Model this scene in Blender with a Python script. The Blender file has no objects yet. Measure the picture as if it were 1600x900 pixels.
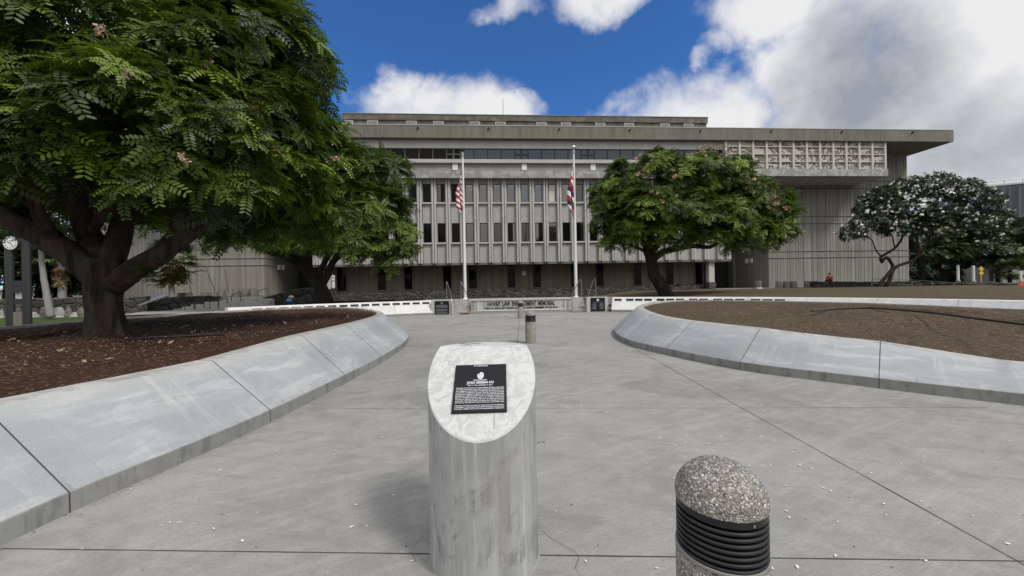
import bpy, bmesh, math, random
import numpy as np
from mathutils import Vector, Matrix
R = math.radians
rng = np.random.default_rng(7)
random.seed(7)
scene = bpy.context.scene
COL = scene.collection

# ---------------------------------------------------------------- camera
F = 600.0; EYE = 1.55; TH = R(1.05); PHI = R(3.8)
cam = bpy.data.cameras.new('camera'); camo = bpy.data.objects.new('camera', cam); COL.objects.link(camo)
cam.sensor_width = 36; cam.lens = F / 1600 * 36; cam.clip_start = .05; cam.clip_end = 9000
camo.matrix_world = Matrix.Translation((0, 0, EYE)) @ Matrix.Rotation(R(90), 4, 'X') @ Matrix.Rotation(-TH, 4, 'Z')
scene.camera = camo

def ray(px, py):                      # survey helper: direction of a sight line, per metre of depth
    u = px - 800; v = 450 - py; c, s = math.cos(TH), math.sin(TH)
    return (u * c + v * s) / F, (-u * s + v * c) / F
def P(px, py, Y):
    x, z = ray(px, py); return Vector((x * Y, Y, EYE + z * Y))
def G(px, py, h=0.0):
    x, z = ray(px, py); Y = (h - EYE) / z; return Vector((x * Y, Y, h))
def BL(px, py, t):                    # building frame: s along the front, z up, on the plane t behind the front
    x, z = ray(px, py); l = (t + 41 * math.cos(PHI)) / (math.cos(PHI) - x * math.sin(PHI))
    return l * x * math.cos(PHI) + (l - 41) * math.sin(PHI), EYE + l * z
def ZB(py, t): return BL(800, py, t)[1]
def SB(px, t, py=330): return BL(px, py, t)[0]
def BW(s, t, z): return Vector((s * math.cos(PHI) - t * math.sin(PHI), 41 + s * math.sin(PHI) + t * math.cos(PHI), z))

# ---------------------------------------------------------------- materials
class NT:
    def __init__(self, name, bump=None):
        self.m = bpy.data.materials.new(name); self.m.use_nodes = True
        self.t = self.m.node_tree; self.b = self.t.nodes['Principled BSDF']; self.tc = None
    def n(self, typ, **kw):
        nd = self.t.nodes.new(typ)
        for k, v in kw.items(): setattr(nd, k, v)
        return nd
    def link(self, a, b): self.t.links.new(a, b)
    def put(self, sock, val):
        if hasattr(val, 'links') or isinstance(val, bpy.types.NodeSocket): self.link(val, sock)
        else: sock.default_value = val
    def coord(self, scale=(1, 1, 1), src='Object'):
        if self.tc is None: self.tc = self.n('ShaderNodeTexCoord')
        mp = self.n('ShaderNodeMapping'); mp.inputs['Scale'].default_value = scale
        self.link(self.tc.outputs[src], mp.inputs['Vector']); return mp.outputs['Vector']
    def noise(self, scale, detail=4, rough=.55, vec=None, dist=0, color=False):
        nd = self.n('ShaderNodeTexNoise'); nd.inputs['Scale'].default_value = scale
        nd.inputs['Detail'].default_value = detail; nd.inputs['Roughness'].default_value = rough
        nd.inputs['Distortion'].default_value = dist
        self.link(vec if vec is not None else self.coord(), nd.inputs['Vector'])
        return nd.outputs['Color' if color else 'Fac']
    def voro(self, scale, out='Distance', vec=None, feature='F1'):
        nd = self.n('ShaderNodeTexVoronoi', feature=feature); nd.inputs['Scale'].default_value = scale
        self.link(vec if vec is not None else self.coord(), nd.inputs['Vector']); return nd.outputs[out]
    def ramp(self, fac, stops):
        nd = self.n('ShaderNodeValToRGB'); e = nd.color_ramp.elements
        while len(e) < len(stops): e.new(.5)
        for i, (p, c) in enumerate(stops):
            e[i].position = p
            e[i].color = (c, c, c, 1) if not hasattr(c, '__len__') else (*c, 1)
        self.link(fac, nd.inputs['Fac']); return nd.outputs['Color']
    def mix(self, fac, a, b, mode='MIX'):
        nd = self.n('ShaderNodeMix', data_type='RGBA', blend_type=mode)
        self.put(nd.inputs[0], fac)
        for s, v in ((nd.inputs[6], a), (nd.inputs[7], b)):
            if isinstance(v, (tuple, list)): s.default_value = (*v, 1) if len(v) == 3 else v
            elif isinstance(v, (int, float)): s.default_value = (v, v, v, 1)
            else: self.link(v, s)
        return nd.outputs[2]
    def math(self, op, a, b=0.0, c=None):
        nd = self.n('ShaderNodeMath', operation=op); self.put(nd.inputs[0], a); self.put(nd.inputs[1], b)
        if c is not None: self.put(nd.inputs[2], c)
        return nd.outputs[0]
    def bump(self, h, strength=.3, dist=.02):
        nd = self.n('ShaderNodeBump'); nd.inputs['Strength'].default_value = strength; nd.inputs['Distance'].default_value = dist
        self.link(h, nd.inputs['Height']); self.link(nd.outputs['Normal'], self.b.inputs['Normal'])
    def done(self, color=None, rough=.8, metal=0, spec=.4):
        if color is not None:
            if isinstance(color, (tuple, list)): self.b.inputs['Base Color'].default_value = (*color, 1)
            else: self.link(color, self.b.inputs['Base Color'])
        self.put(self.b.inputs['Roughness'], rough); self.b.inputs['Metallic'].default_value = metal
        self.b.inputs['Specular IOR Level'].default_value = spec
        return self.m

def plain(name, c, rough=.6, metal=0, spec=.4, var=.12, scale=6):
    k = NT(name); n = k.noise(scale)
    col = k.mix(n, tuple(x * (1 - var) for x in c), tuple(min(1, x * (1 + var)) for x in c))
    return k.done(col, rough, metal, spec)

def concrete(name, c, var=.22, scale=1.2, streak=0., streak_scale=(5, 5, .35), blotch=None, rough=.85, grain=60, bump=.25, warm=0.06, dark=None):
    k = NT(name)
    big = k.noise(scale, 6, .62); mid = k.noise(scale * 6, 5, .6); fine = k.noise(grain, 3, .6)
    lo = tuple(x * (1 - var) for x in c); hi = tuple(min(1, x * (1 + var)) for x in c)
    col = k.mix(k.ramp(big, [(.3, 0.), (.7, 1.)]), lo, hi)
    col = k.mix(k.math('MULTIPLY', k.ramp(mid, [(.35, 0.), (.75, 1.)]), .35), col, tuple(x * (1 + var) for x in (c[0] * (1 + warm), c[1], c[2] * (1 - warm))))
    if streak:
        s = k.noise(1.0, 5, .65, k.coord(streak_scale))
        col = k.mix(k.math('MULTIPLY', k.ramp(s, [(.42, 0.), (.68, 1.)]), streak), col, tuple(x * .45 for x in c))
        s2 = k.noise(1.0, 4, .6, k.coord(tuple(q * 1.7 for q in streak_scale)))
        col = k.mix(k.math('MULTIPLY', k.ramp(s2, [(.52, 0.), (.7, 1.)]), streak * .7), col, tuple(min(1, x * 1.35) for x in c))
    if blotch:
        b = k.noise(blotch[0], 6, .6, dist=.6)
        col = k.mix(k.math('MULTIPLY', k.ramp(b, [(.47, 0.), (.53, 1.)]), blotch[1]), col, blotch[2])
    col = k.mix(k.math('MULTIPLY', k.ramp(fine, [(.3, 0.), (.7, 1.)]), .25), col, k.mix(.5, col, 0.03))
    k.bump(k.math('ADD', k.math('MULTIPLY', fine, .4), mid), bump, .01)
    return k.done(col, rough, 0, .3)

def board(name, c, pitch=.28, dark=.45):
    """board-marked concrete: vertical boards of uneven tone with raised edges"""
    k = NT(name)
    v = k.coord((1 / pitch, 1 / pitch, .03))
    st = k.noise(1.0, 2, .5, v); fi = k.noise(3.1, 3, .6, v)
    big = k.noise(.35, 4, .6); run = k.noise(1, 5, .7, k.coord((2.2, 2.2, .16)))
    col = k.mix(k.ramp(st, [(.35, 0.), (.6, 1.)]), tuple(x * .8 for x in c), tuple(x * 1.14 for x in c))
    col = k.mix(k.math('MULTIPLY', k.ramp(fi, [(.5, 0.), (.62, 1.)]), .38), col, tuple(x * dark for x in c))
    col = k.mix(k.math('MULTIPLY', k.ramp(big, [(.4, 0.), (.7, 1.)]), .4), col, (c[0] * .72, c[1] * .66, c[2] * .58))
    col = k.mix(k.math('MULTIPLY', k.ramp(run, [(.5, 0.), (.75, 1.)]), .5), col, tuple(x * .55 for x in c))
    gr = k.noise(14, 4, .6)
    col = k.mix(k.math('MULTIPLY', gr, .3), col, tuple(x * 1.2 for x in c))
    k.bump(k.math('ADD', k.ramp(fi, [(.45, 0.), (.6, 1.)]), st), .6, .04)
    return k.done(col, .9, 0, .25)

def rockwall(name, a, b, scale=2.6, mortar=(.10, .10, .095)):
    k = NT(name)
    wv = k.mix(.12, k.coord(), k.noise(2.0, 2, .5, color=True))
    d = k.voro(scale, 'Distance', wv, 'DISTANCE_TO_EDGE'); cr = k.voro(scale, 'Color', wv)
    g = k.noise(9, 5, .65)
    col = k.mix(k.math('MULTIPLY', cr, 1.0), a, b)
    col = k.mix(k.math('MULTIPLY', g, .6), col, tuple(x * .5 for x in a))
    col = k.mix(k.ramp(d, [(.02, 1.), (.06, 0.)]), col, mortar)
    k.bump(k.math('ADD', k.ramp(d, [(0., 0.), (.18, 1.)]), k.math('MULTIPLY', g, .3)), 1.0, .08)
    return k.done(col, .9, 0, .25)

def aggregate(name, scale=75):
    k = NT(name)
    wv = k.mix(.012, k.coord(), k.noise(60, 2, .5, color=True)); vc = k.voro(scale, 'Color', wv); vd = k.voro(scale, 'Distance', wv); v2 = k.voro(scale * 2.1, 'Color')
    sep = k.n('ShaderNodeSeparateColor'); k.link(vc, sep.inputs[0])
    col = k.ramp(sep.outputs[0], [(0., (.045, .04, .034)), (.2, (.15, .135, .11)), (.42, (.31, .29, .255)), (.6, (.19, .165, .135)), (.8, (.42, .40, .36)), (1., (.85, .81, .73))])
    sp2 = k.n('ShaderNodeSeparateColor'); k.link(v2, sp2.inputs[0])
    col = k.mix(k.math('MULTIPLY', k.ramp(sp2.outputs[1], [(.55, 0.), (.6, 1.)]), .6), col, (.36, .34, .295))
    col = k.mix(k.ramp(vd, [(.55, 0.), (.8, 1.)]), col, (.13, .12, .105))
    k.bump(k.ramp(vd, [(0., 1.), (.7, 0.)]), .7, .006)
    return k.done(col, k.ramp(sep.outputs[1], [(0., .45), (1., .9)]), 0, .4)

def leafmat(name, dark, light, trans=.2, rough=.45):
    k = NT(name)
    at = k.n('ShaderNodeAttribute'); at.attribute_name = 'tint'
    gi = k.n('ShaderNodeNewGeometry')
    r = k.math('ADD', k.math('MULTIPLY', gi.outputs['Random Per Island'], .25), k.math('MULTIPLY', at.outputs['Fac'], .85))
    col = k.ramp(r, [(0.05, tuple(x * .6 for x in dark)), (.42, tuple(a * .76 + b * .24 for a, b in zip(dark, light))), (.72, tuple(a * .5 + b * .5 for a, b in zip(dark, light))), (1., light)])
    k.done(col, rough, 0, .35)
    tr = k.n('ShaderNodeBsdfTranslucent'); k.link(k.mix(.5, col, light), tr.inputs['Color'])
    ms = k.n('ShaderNodeMixShader'); ms.inputs[0].default_value = trans
    out = k.t.nodes['Material Output']
    k.link(k.b.outputs[0], ms.inputs[1]); k.link(tr.outputs[0], ms.inputs[2]); k.link(ms.outputs[0], out.inputs['Surface'])
    return k.m

def barkmat(name, a, b, scale=7):
    k = NT(name)
    n = k.noise(scale, 6, .65, k.coord((1, 1, .22)), dist=.6); n2 = k.noise(scale * 5, 4, .6)
    col = k.mix(k.ramp(n, [(.35, 0.), (.68, 1.)]), a, b)
    col = k.mix(k.math('MULTIPLY', n2, .45), col, tuple(x * .45 for x in a))
    k.bump(k.math('ADD', n, k.math('MULTIPLY', n2, .3)), .8, .05)
    return k.done(col, .9, 0, .2)

def soilmat(name, a, b, chip, grass=None):
    k = NT(name)
    big = k.noise(.5, 6, .65); mid = k.noise(5, 6, .7); fine = k.noise(45, 4, .7)
    col = k.mix(k.ramp(big, [(.32, 0.), (.68, 1.)]), a, b)
    col = k.mix(k.math('MULTIPLY', k.ramp(mid, [(.4, 0.), (.62, 1.)]), .7), col, tuple(x * .45 for x in a))
    if grass:
        g = k.noise(.33, 5, .7, dist=.4)
        col = k.mix(k.math('MULTIPLY', k.ramp(g, [(.46, 0.), (.6, 1.)]), grass[0]), col, grass[1])
    v = k.voro(46, 'Color'); sep = k.n('ShaderNodeSeparateColor'); k.link(v, sep.inputs[0])
    col = k.mix(k.math('MULTIPLY', k.ramp(sep.outputs[0], [(.82, 0.), (.86, 1.)]), .6), col, chip)
    col = k.mix(k.math('MULTIPLY', fine, .4), col, tuple(x * .3 for x in a))
    k.bump(k.math('ADD', mid, k.math('MULTIPLY', fine, .5)), .9, .05)
    return k.done(col, .95, 0, .15)

M = {}
def pavemat():
    k = NT('broom_finished_concrete')
    def rot(sx, sy, deg):
        tc_ = k.n('ShaderNodeTexCoord'); mp = k.n('ShaderNodeMapping'); mp.vector_type = 'TEXTURE'; mp.inputs['Rotation'].default_value = (0, 0, R(deg)); mp.inputs['Scale'].default_value = (1 / sx, 1 / sy, 1)
        k.link(tc_.outputs['Object'], mp.inputs['Vector']); return mp.outputs['Vector']
    big = k.noise(.28, 5, .6); mid = k.noise(1.1, 8, .72, dist=.5); fine = k.noise(55, 4, .7); m2 = k.noise(5, 7, .72, dist=.4)
    b1 = k.noise(1, 6, .72, rot(.7, 7, 28)); b2 = k.noise(1, 6, .72, rot(.6, 6, -14)); br = k.noise(1, 3, .7, rot(4, 70, 20)); st = k.noise(.55, 6, .6, dist=1.2)
    col = k.mix(k.ramp(big, [(.36, 0.), (.64, 1.)]), (.285, .277, .253), (.36, .35, .322))
    col = k.mix(k.math('MULTIPLY', k.ramp(mid, [(.45, 0.), (.63, 1.)]), .7), col, (.228, .221, .203))
    col = k.mix(k.math('MULTIPLY', k.ramp(b1, [(.48, 0.), (.66, 1.)]), .5), col, (.415, .404, .374))
    col = k.mix(k.math('MULTIPLY', k.ramp(b2, [(.52, 0.), (.68, 1.)]), .5), col, (.205, .199, .185))
    col = k.mix(k.math('MULTIPLY', k.ramp(m2, [(.5, 0.), (.66, 1.)]), .28), col, (.47, .461, .433))
    col = k.mix(k.math('MULTIPLY', k.ramp(st, [(.55, 0.), (.64, 1.)]), .5), col, (.185, .18, .165))
    col = k.mix(k.math('MULTIPLY', k.ramp(br, [(.45, 0.), (.7, 1.)]), .3), col, (.25, .247, .235))
    col = k.mix(k.math('MULTIPLY', k.ramp(fine, [(.44, 0.), (.66, 1.)]), .42), col, (.19, .185, .172))
    sp = k.voro(3.4, 'Distance'); spn = k.noise(2.0, 2)
    col = k.mix(k.math('MULTIPLY', k.ramp(sp, [(.03, 1.), (.055, 0.)]), k.ramp(spn, [(.5, 0.), (.6, .8)])), col, (.11, .108, .1))
    k.bump(k.math('ADD', k.math('MULTIPLY', fine, .8), br), .35, .007)
    return k.done(col, .85, 0, .3)
M['pave'] = pavemat()
M['joint'] = plain('joint_sealant', (.055, .052, .048), .95)
def seatmat(name, c, hi, stain):
    k = NT(name)
    tcu = k.n('ShaderNodeTexCoord')
    def uv(sx, sy):
        mp = k.n('ShaderNodeMapping'); mp.inputs['Scale'].default_value = (sx, sy, 1); k.link(tcu.outputs['UV'], mp.inputs['Vector']); return mp.outputs['Vector']
    big = k.noise(1, 5, .6, uv(.55, 1.0)); mid = k.noise(1, 6, .7, uv(2.2, 3.0)); lap = k.noise(1, 5, .65, uv(1.1, 5.5), dist=.8)
    run = k.noise(1, 5, .7, uv(7, .7)); fine = k.noise(90, 3, .65); drip = k.noise(1, 3, .6, uv(5, .15))
    col = k.mix(k.ramp(big, [(.36, 0.), (.64, 1.)]), tuple(x * .86 for x in c), tuple(x * 1.1 for x in c))
    col = k.mix(k.math('MULTIPLY', k.ramp(mid, [(.45, 0.), (.66, 1.)]), .45), col, tuple(x * .8 for x in c))
    m = k.math('MULTIPLY', k.ramp(lap, [(.5, 0.), (.6, 1.)]), k.ramp(big, [(.42, 0.), (.6, 1.)]))
    col = k.mix(k.math('MULTIPLY', m, .55), col, hi)
    m = k.math('MULTIPLY', k.ramp(run, [(.52, 0.), (.66, 1.)]), k.ramp(mid, [(.4, 0.), (.6, 1.)]))
    col = k.mix(k.math('MULTIPLY', m, .5), col, hi)
    sp = k.n('ShaderNodeSeparateXYZ'); k.link(tcu.outputs['UV'], sp.inputs[0])
    low = k.ramp(sp.outputs[1], [(.14, 0.), (.152, 1.), (.30, 0.)])
    col = k.mix(k.math('MULTIPLY', k.math('MULTIPLY', low, k.ramp(drip, [(.58, 0.), (.66, 1.)])), .7), col, stain)
    edge = k.ramp(sp.outputs[1], [(.75, 0.), (.88, 1.), (.95, 1.), (.96, 0.)])
    col = k.mix(k.math('MULTIPLY', edge, k.math('MULTIPLY', mid, .7)), col, (.5, .49, .46))
    col = k.mix(k.math('MULTIPLY', k.ramp(fine, [(.45, 0.), (.7, 1.)]), .3), col, tuple(x * .6 for x in c))
    k.bump(k.math('ADD', mid, k.math('MULTIPLY', fine, .4)), .25, .01)
    return k.done(col, .75, 0, .3)
M['seat'] = seatmat('pale_blue_grey_seat_concrete', (.36, .376, .386), (.58, .575, .56), (.13, .125, .115))
def kerbmat(name, c):
    k = NT(name); tcu = k.n('ShaderNodeTexCoord')
    mp = k.n('ShaderNodeMapping'); mp.inputs['Scale'].default_value = (4.5, .9, 1); k.link(tcu.outputs['UV'], mp.inputs['Vector'])
    d = k.noise(1, 5, .7, mp.outputs['Vector']); n = k.noise(6, 6, .7); big = k.noise(.8, 4)
    col = k.mix(k.ramp(big, [(.35, 0.), (.65, 1.)]), tuple(x * .82 for x in c), tuple(x * 1.12 for x in c))
    col = k.mix(k.math('MULTIPLY', k.ramp(d, [(.5, 0.), (.62, 1.)]), .7), col, tuple(x * .5 for x in c))
    col = k.mix(k.math('MULTIPLY', k.ramp(n, [(.5, 0.), (.7, 1.)]), .4), col, tuple(x * 1.35 for x in c))
    k.bump(n, .35, .01); return k.done(col, .9, 0, .25)
M['kerbstone'] = kerbmat('stained_kerb_face', (.265, .265, .255))
M['kerb'] = concrete('grey_kerb_concrete', (.30, .30, .29), .2, 2.0, streak=.5, streak_scale=(7, 7, .6), grain=60)
M['cap'] = concrete('worn_cap_concrete', (.36, .355, .335), .2, 2.5, blotch=(5, .5, (.52, .51, .48)))
M['memorial'] = concrete('white_memorial_concrete', (.66, .66, .64), .1, 1.2, streak=.15, blotch=(2.5, .4, (.78, .78, .76)))
M['wallblock'] = concrete('streaked_memorial_wall_concrete', (.44, .445, .42), .15, 1.5, streak=.7, streak_scale=(3.2, 3.2, .25))
M['whitetrim'] = plain('white_painted_trim', (.7, .7, .68), .7, var=.08)
M['shaft'] = concrete('weathered_shaft_concrete', (.37, .375, .37), .2, 2.5, streak=.85, streak_scale=(8, 8, .9), blotch=(3.2, .4, (.46, .45, .41)), grain=120, bump=.3)
def shaftmat():
    k = NT('weathered_cast_shaft')
    n = lambda sx, sz, d=6, ro=.7, dist=0: k.noise(1, d, ro, k.coord((sx, sx, sz)), dist=dist)
    big = n(3, 1.6); s1 = n(16, .8); s2 = n(9, .55); s3 = n(30, 1.3, 4); blot = n(5, 3.2, 7, .7, .6); fine = k.noise(140, 3, .6); pores = k.voro(38, 'Distance')
    col = k.mix(k.ramp(big, [(.35, 0.), (.65, 1.)]), (.30, .305, .30), (.42, .425, .415))
    col = k.mix(k.math('MULTIPLY', k.ramp(s1, [(.5, 0.), (.62, 1.)]), .6), col, (.52, .525, .51))
    col = k.mix(k.math('MULTIPLY', k.ramp(s2, [(.5, 0.), (.64, 1.)]), .6), col, (.22, .222, .215))
    m = k.math('MULTIPLY', k.ramp(blot, [(.52, 0.), (.6, 1.)]), k.ramp(s3, [(.42, .2), (.6, 1.)]))
    col = k.mix(k.math('MULTIPLY', m, .75), col, (.15, .15, .142))
    col = k.mix(k.math('MULTIPLY', k.ramp(n(2.2, .4), [(.58, 0.), (.66, 1.)]), .35), col, (.37, .345, .29))
    col = k.mix(k.math('MULTIPLY', k.ramp(s3, [(.58, 0.), (.66, 1.)]), .35), col, (.5, .5, .49))
    col = k.mix(k.math('MULTIPLY', k.ramp(pores, [(.05, 1.), (.09, 0.)]), .5), col, (.1, .1, .095))
    k.bump(k.math('ADD', fine, k.math('MULTIPLY', s3, .6)), .25, .006)
    return k.done(col, .75, 0, .35)
M['shaft'] = shaftmat()
M['slant'] = concrete('mottled_polished_concrete', (.50, .51, .50), .16, 5, blotch=(24, .6, (.66, .665, .65)), grain=150, bump=.08, warm=.0, rough=.6)
M['granite'] = plain('black_granite', (.010, .0105, .013), .5, 0, .22, .3, 120)
M['engrave'] = plain('engraved_pale_letters', (.62, .63, .65), .7)
M['greyletter'] = plain('grey_engraving', (.16, .17, .18), .7)
M['blackletter'] = plain('black_bronze_letters', (.012, .012, .012), .5)
M['agg'] = aggregate('exposed_aggregate', 150)
M['blackplastic'] = plain('black_louvre_plastic', (.010, .0105, .012), .36, 0, .5, .2, 30)
M['fascia'] = concrete('weathered_fascia_concrete', (.20, .19, .16), .2, .35, streak=.5, streak_scale=(1.6, 1.6, .12), grain=25)
M['penthouse'] = concrete('mossy_parapet_concrete', (.19, .172, .14), .25, .6, streak=.6, streak_scale=(.9, .9, .7), blotch=(1.6, .5, (.085, .08, .07)))
M['light'] = concrete('light_wall_concrete', (.52, .515, .485), .1, .5, streak=.15, streak_scale=(1, 1, .2))
M['whiteconc'] = concrete('white_band_concrete', (.70, .69, .66), .08, .5, streak=.15, streak_scale=(1, 1, .2))
M['mid'] = concrete('mid_grey_wall_concrete', (.30, .295, .27), .14, .6, streak=.25)
M['ledge'] = concrete('blotched_ledge_concrete', (.31, .31, .295), .15, 1., blotch=(1.1, .65, (.50, .50, .48)), streak=.2)
M['panel'] = concrete('sanded_panel_concrete', (.44, .436, .415), .1, .8, streak=.25, streak_scale=(1.5, 1.5, .4), grain=40)
M['rib'] = concrete('rib_concrete', (.54, .532, .505), .1, .8, streak=.3, streak_scale=(3, 3, .3))
M['board'] = board('board_marked_concrete', (.33, .318, .285), .3)
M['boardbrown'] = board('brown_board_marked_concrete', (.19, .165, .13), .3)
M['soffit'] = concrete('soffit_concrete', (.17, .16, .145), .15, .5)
M['stone'] = rockwall('lava_rock_masonry', (.04, .037, .033), (.15, .138, .12), 2.7)
M['stonedark'] = rockwall('dark_lava_masonry', (.035, .034, .033), (.105, .102, .1), 1.7, (.02, .02, .02))
M['darkframe'] = plain('dark_bronze_frame', (.012, .012, .012), .5)
M['greyframe'] = plain('grey_window_frame', (.09, .09, .088), .5)
def glass(name, base, ior, rough=.03, tint=(1, .90, .76)):
    k = NT(name); k.done(base, rough, 0, .5); k.b.inputs['IOR'].default_value = ior; k.b.inputs['Specular Tint'].default_value = (*tint, 1)
    n = k.noise(.5, 3); k.bump(n, .03, .05); return k.m
M['glassdark'] = glass('low_reflection_glass', (.006, .006, .006), 1.28)
M['glassrefl'] = glass('bright_reflection_glass', (.02, .018, .015), 3.3)
M['glassmid'] = glass('mid_reflection_glass', (.012, .011, .010), 2.3)
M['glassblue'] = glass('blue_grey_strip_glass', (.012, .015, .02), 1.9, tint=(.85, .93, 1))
M['glasspale'] = glass('pale_pane_glass', (.62, .60, .52), 1.6)  # one bright pane, its brightness put into the base colour
M['vent'] = plain('white_louvre_metal', (.62, .62, .60), .5)
M['whitebox'] = plain('white_box_metal', (.75, .75, .73), .5)
M['screen'] = plain('tan_cast_screen', (.50, .455, .38), .85, var=.15, scale=2)
M['screenframe'] = plain('grey_screen_frame', (.55, .53, .50), .8)
M['darkroom'] = plain('dark_recess', (.03, .028, .026), .9)  # shade of passage and balcony recess put into the colour; bin bag too
M['polewhite'] = plain('white_painted_pole', (.74, .74, .72), .35, 0, .5, .05)
M['chrome'] = plain('chrome_ball', (.75, .75, .75), .15, 1)
M['rail'] = plain('galvanised_rail', (.36, .36, .35), .35, .8)
M['raildark'] = plain('dark_rail', (.08, .08, .078), .45, .5)
M['clockmetal'] = plain('brushed_dark_steel', (.085, .085, .088), .38, .75)
M['dialwhite'] = plain('white_dial', (.8, .8, .78), .5, var=.03)
M['bark'] = barkmat('grey_brown_bark', (.028, .021, .016), (.14, .108, .08), 6)
M['barkdark'] = barkmat('dark_bark', (.022, .018, .015), (.06, .05, .042), 5)
M['barkpale'] = barkmat('pale_palm_bark', (.24, .235, .22), (.36, .35, .33), 4)
M['leaf'] = leafmat('shower_tree_leaf', (.008, .022, .004), (.21, .32, .03), .16)
M['leaf2'] = leafmat('shower_tree_leaf_mid', (.010, .025, .005), (.20, .295, .03), .16)
M['leafdark'] = leafmat('dark_tree_leaf', (.008, .02, .007), (.045, .075, .018), .12)
M['leafbg'] = leafmat('layered_tree_leaf', (.014, .03, .009), (.10, .135, .03), .15)
M['leafplum'] = leafmat('plumeria_leaf', (.012, .030, .010), (.06, .105, .03), .12, .6)
M['leafpalm'] = leafmat('palm_leaf', (.03, .05, .018), (.12, .15, .055), .15)
M['skirt'] = plain('dead_palm_fronds', (.20, .135, .075), .9, var=.4, scale=8)
M['blossom'] = plain('pale_peach_blossom', (.46, .31, .22), .7, var=.35, scale=3)
M['whiteflower'] = plain('white_blossom', (.78, .78, .74), .7, var=.06)
M['soil'] = soilmat('dark_red_soil', (.082, .038, .024), (.045, .025, .018), (.24, .16, .11))
M['soilbrown'] = soilmat('brown_mulch_soil', (.135, .098, .066), (.085, .06, .042), (.28, .21, .14), (.3, (.10, .095, .04)))
M['terrain'] = soilmat('patchy_brown_lawn', (.145, .108, .07), (.10, .08, .05), (.22, .17, .11), (.6, (.10, .10, .042)))
M['lawn'] = soilmat('green_lawn', (.055, .10, .025), (.09, .12, .035), (.15, .14, .06))
M['asphalt'] = plain('grey_asphalt', (.05, .05, .05), .9)
M['petal'] = plain('white_fallen_petal', (.78, .77, .72), .7)
M['litter'] = plain('dry_leaf_litter', (.24, .165, .115), .9, var=.6, scale=14)
M['orangeleaf'] = plain('orange_dry_leaf', (.36, .16, .07), .9, var=.5)
M['redtread'] = plain('dark_red_stained_tread', (.16, .085, .075), .9)
M['red'] = plain('red_cloth', (.55, .02, .025), .8)
M['skin'] = plain('brown_skin', (.32, .19, .12), .6)
M['hair'] = plain('dark_hair', (.012, .010, .009), .6)
M['navycloth'] = plain('navy_cloth', (.02, .025, .045), .8)
M['blue'] = plain('blue_tarpaulin', (.05, .15, .42), .55)
M['tan'] = plain('tan_straw', (.34, .27, .17), .85)
M['orange'] = plain('orange_red_sign_paint', (.72, .09, .03), .5)
M['yellow'] = plain('yellow_sign_paint', (.62, .40, .03), .5)
M['potconc'] = concrete('weathered_pot_concrete', (.21, .19, .16), .2, 2, streak=.5)
M['signwhite'] = plain('white_sign_face', (.72, .72, .70), .5)
M['farwall'] = plain('pale_far_wall', (.5, .48, .45), .8)
M['louvre'] = concrete('blue_grey_louvre_cladding', (.15, .165, .185), .15, .3, streak=.6, streak_scale=(.45, .45, .02))
M['flagred'] = plain('flag_red', (.42, .025, .045), .8)
M['flagwhite'] = plain('flag_white', (.75, .75, .74), .8)
M['flagblue'] = plain('flag_navy', (.018, .022, .07), .8)

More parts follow.
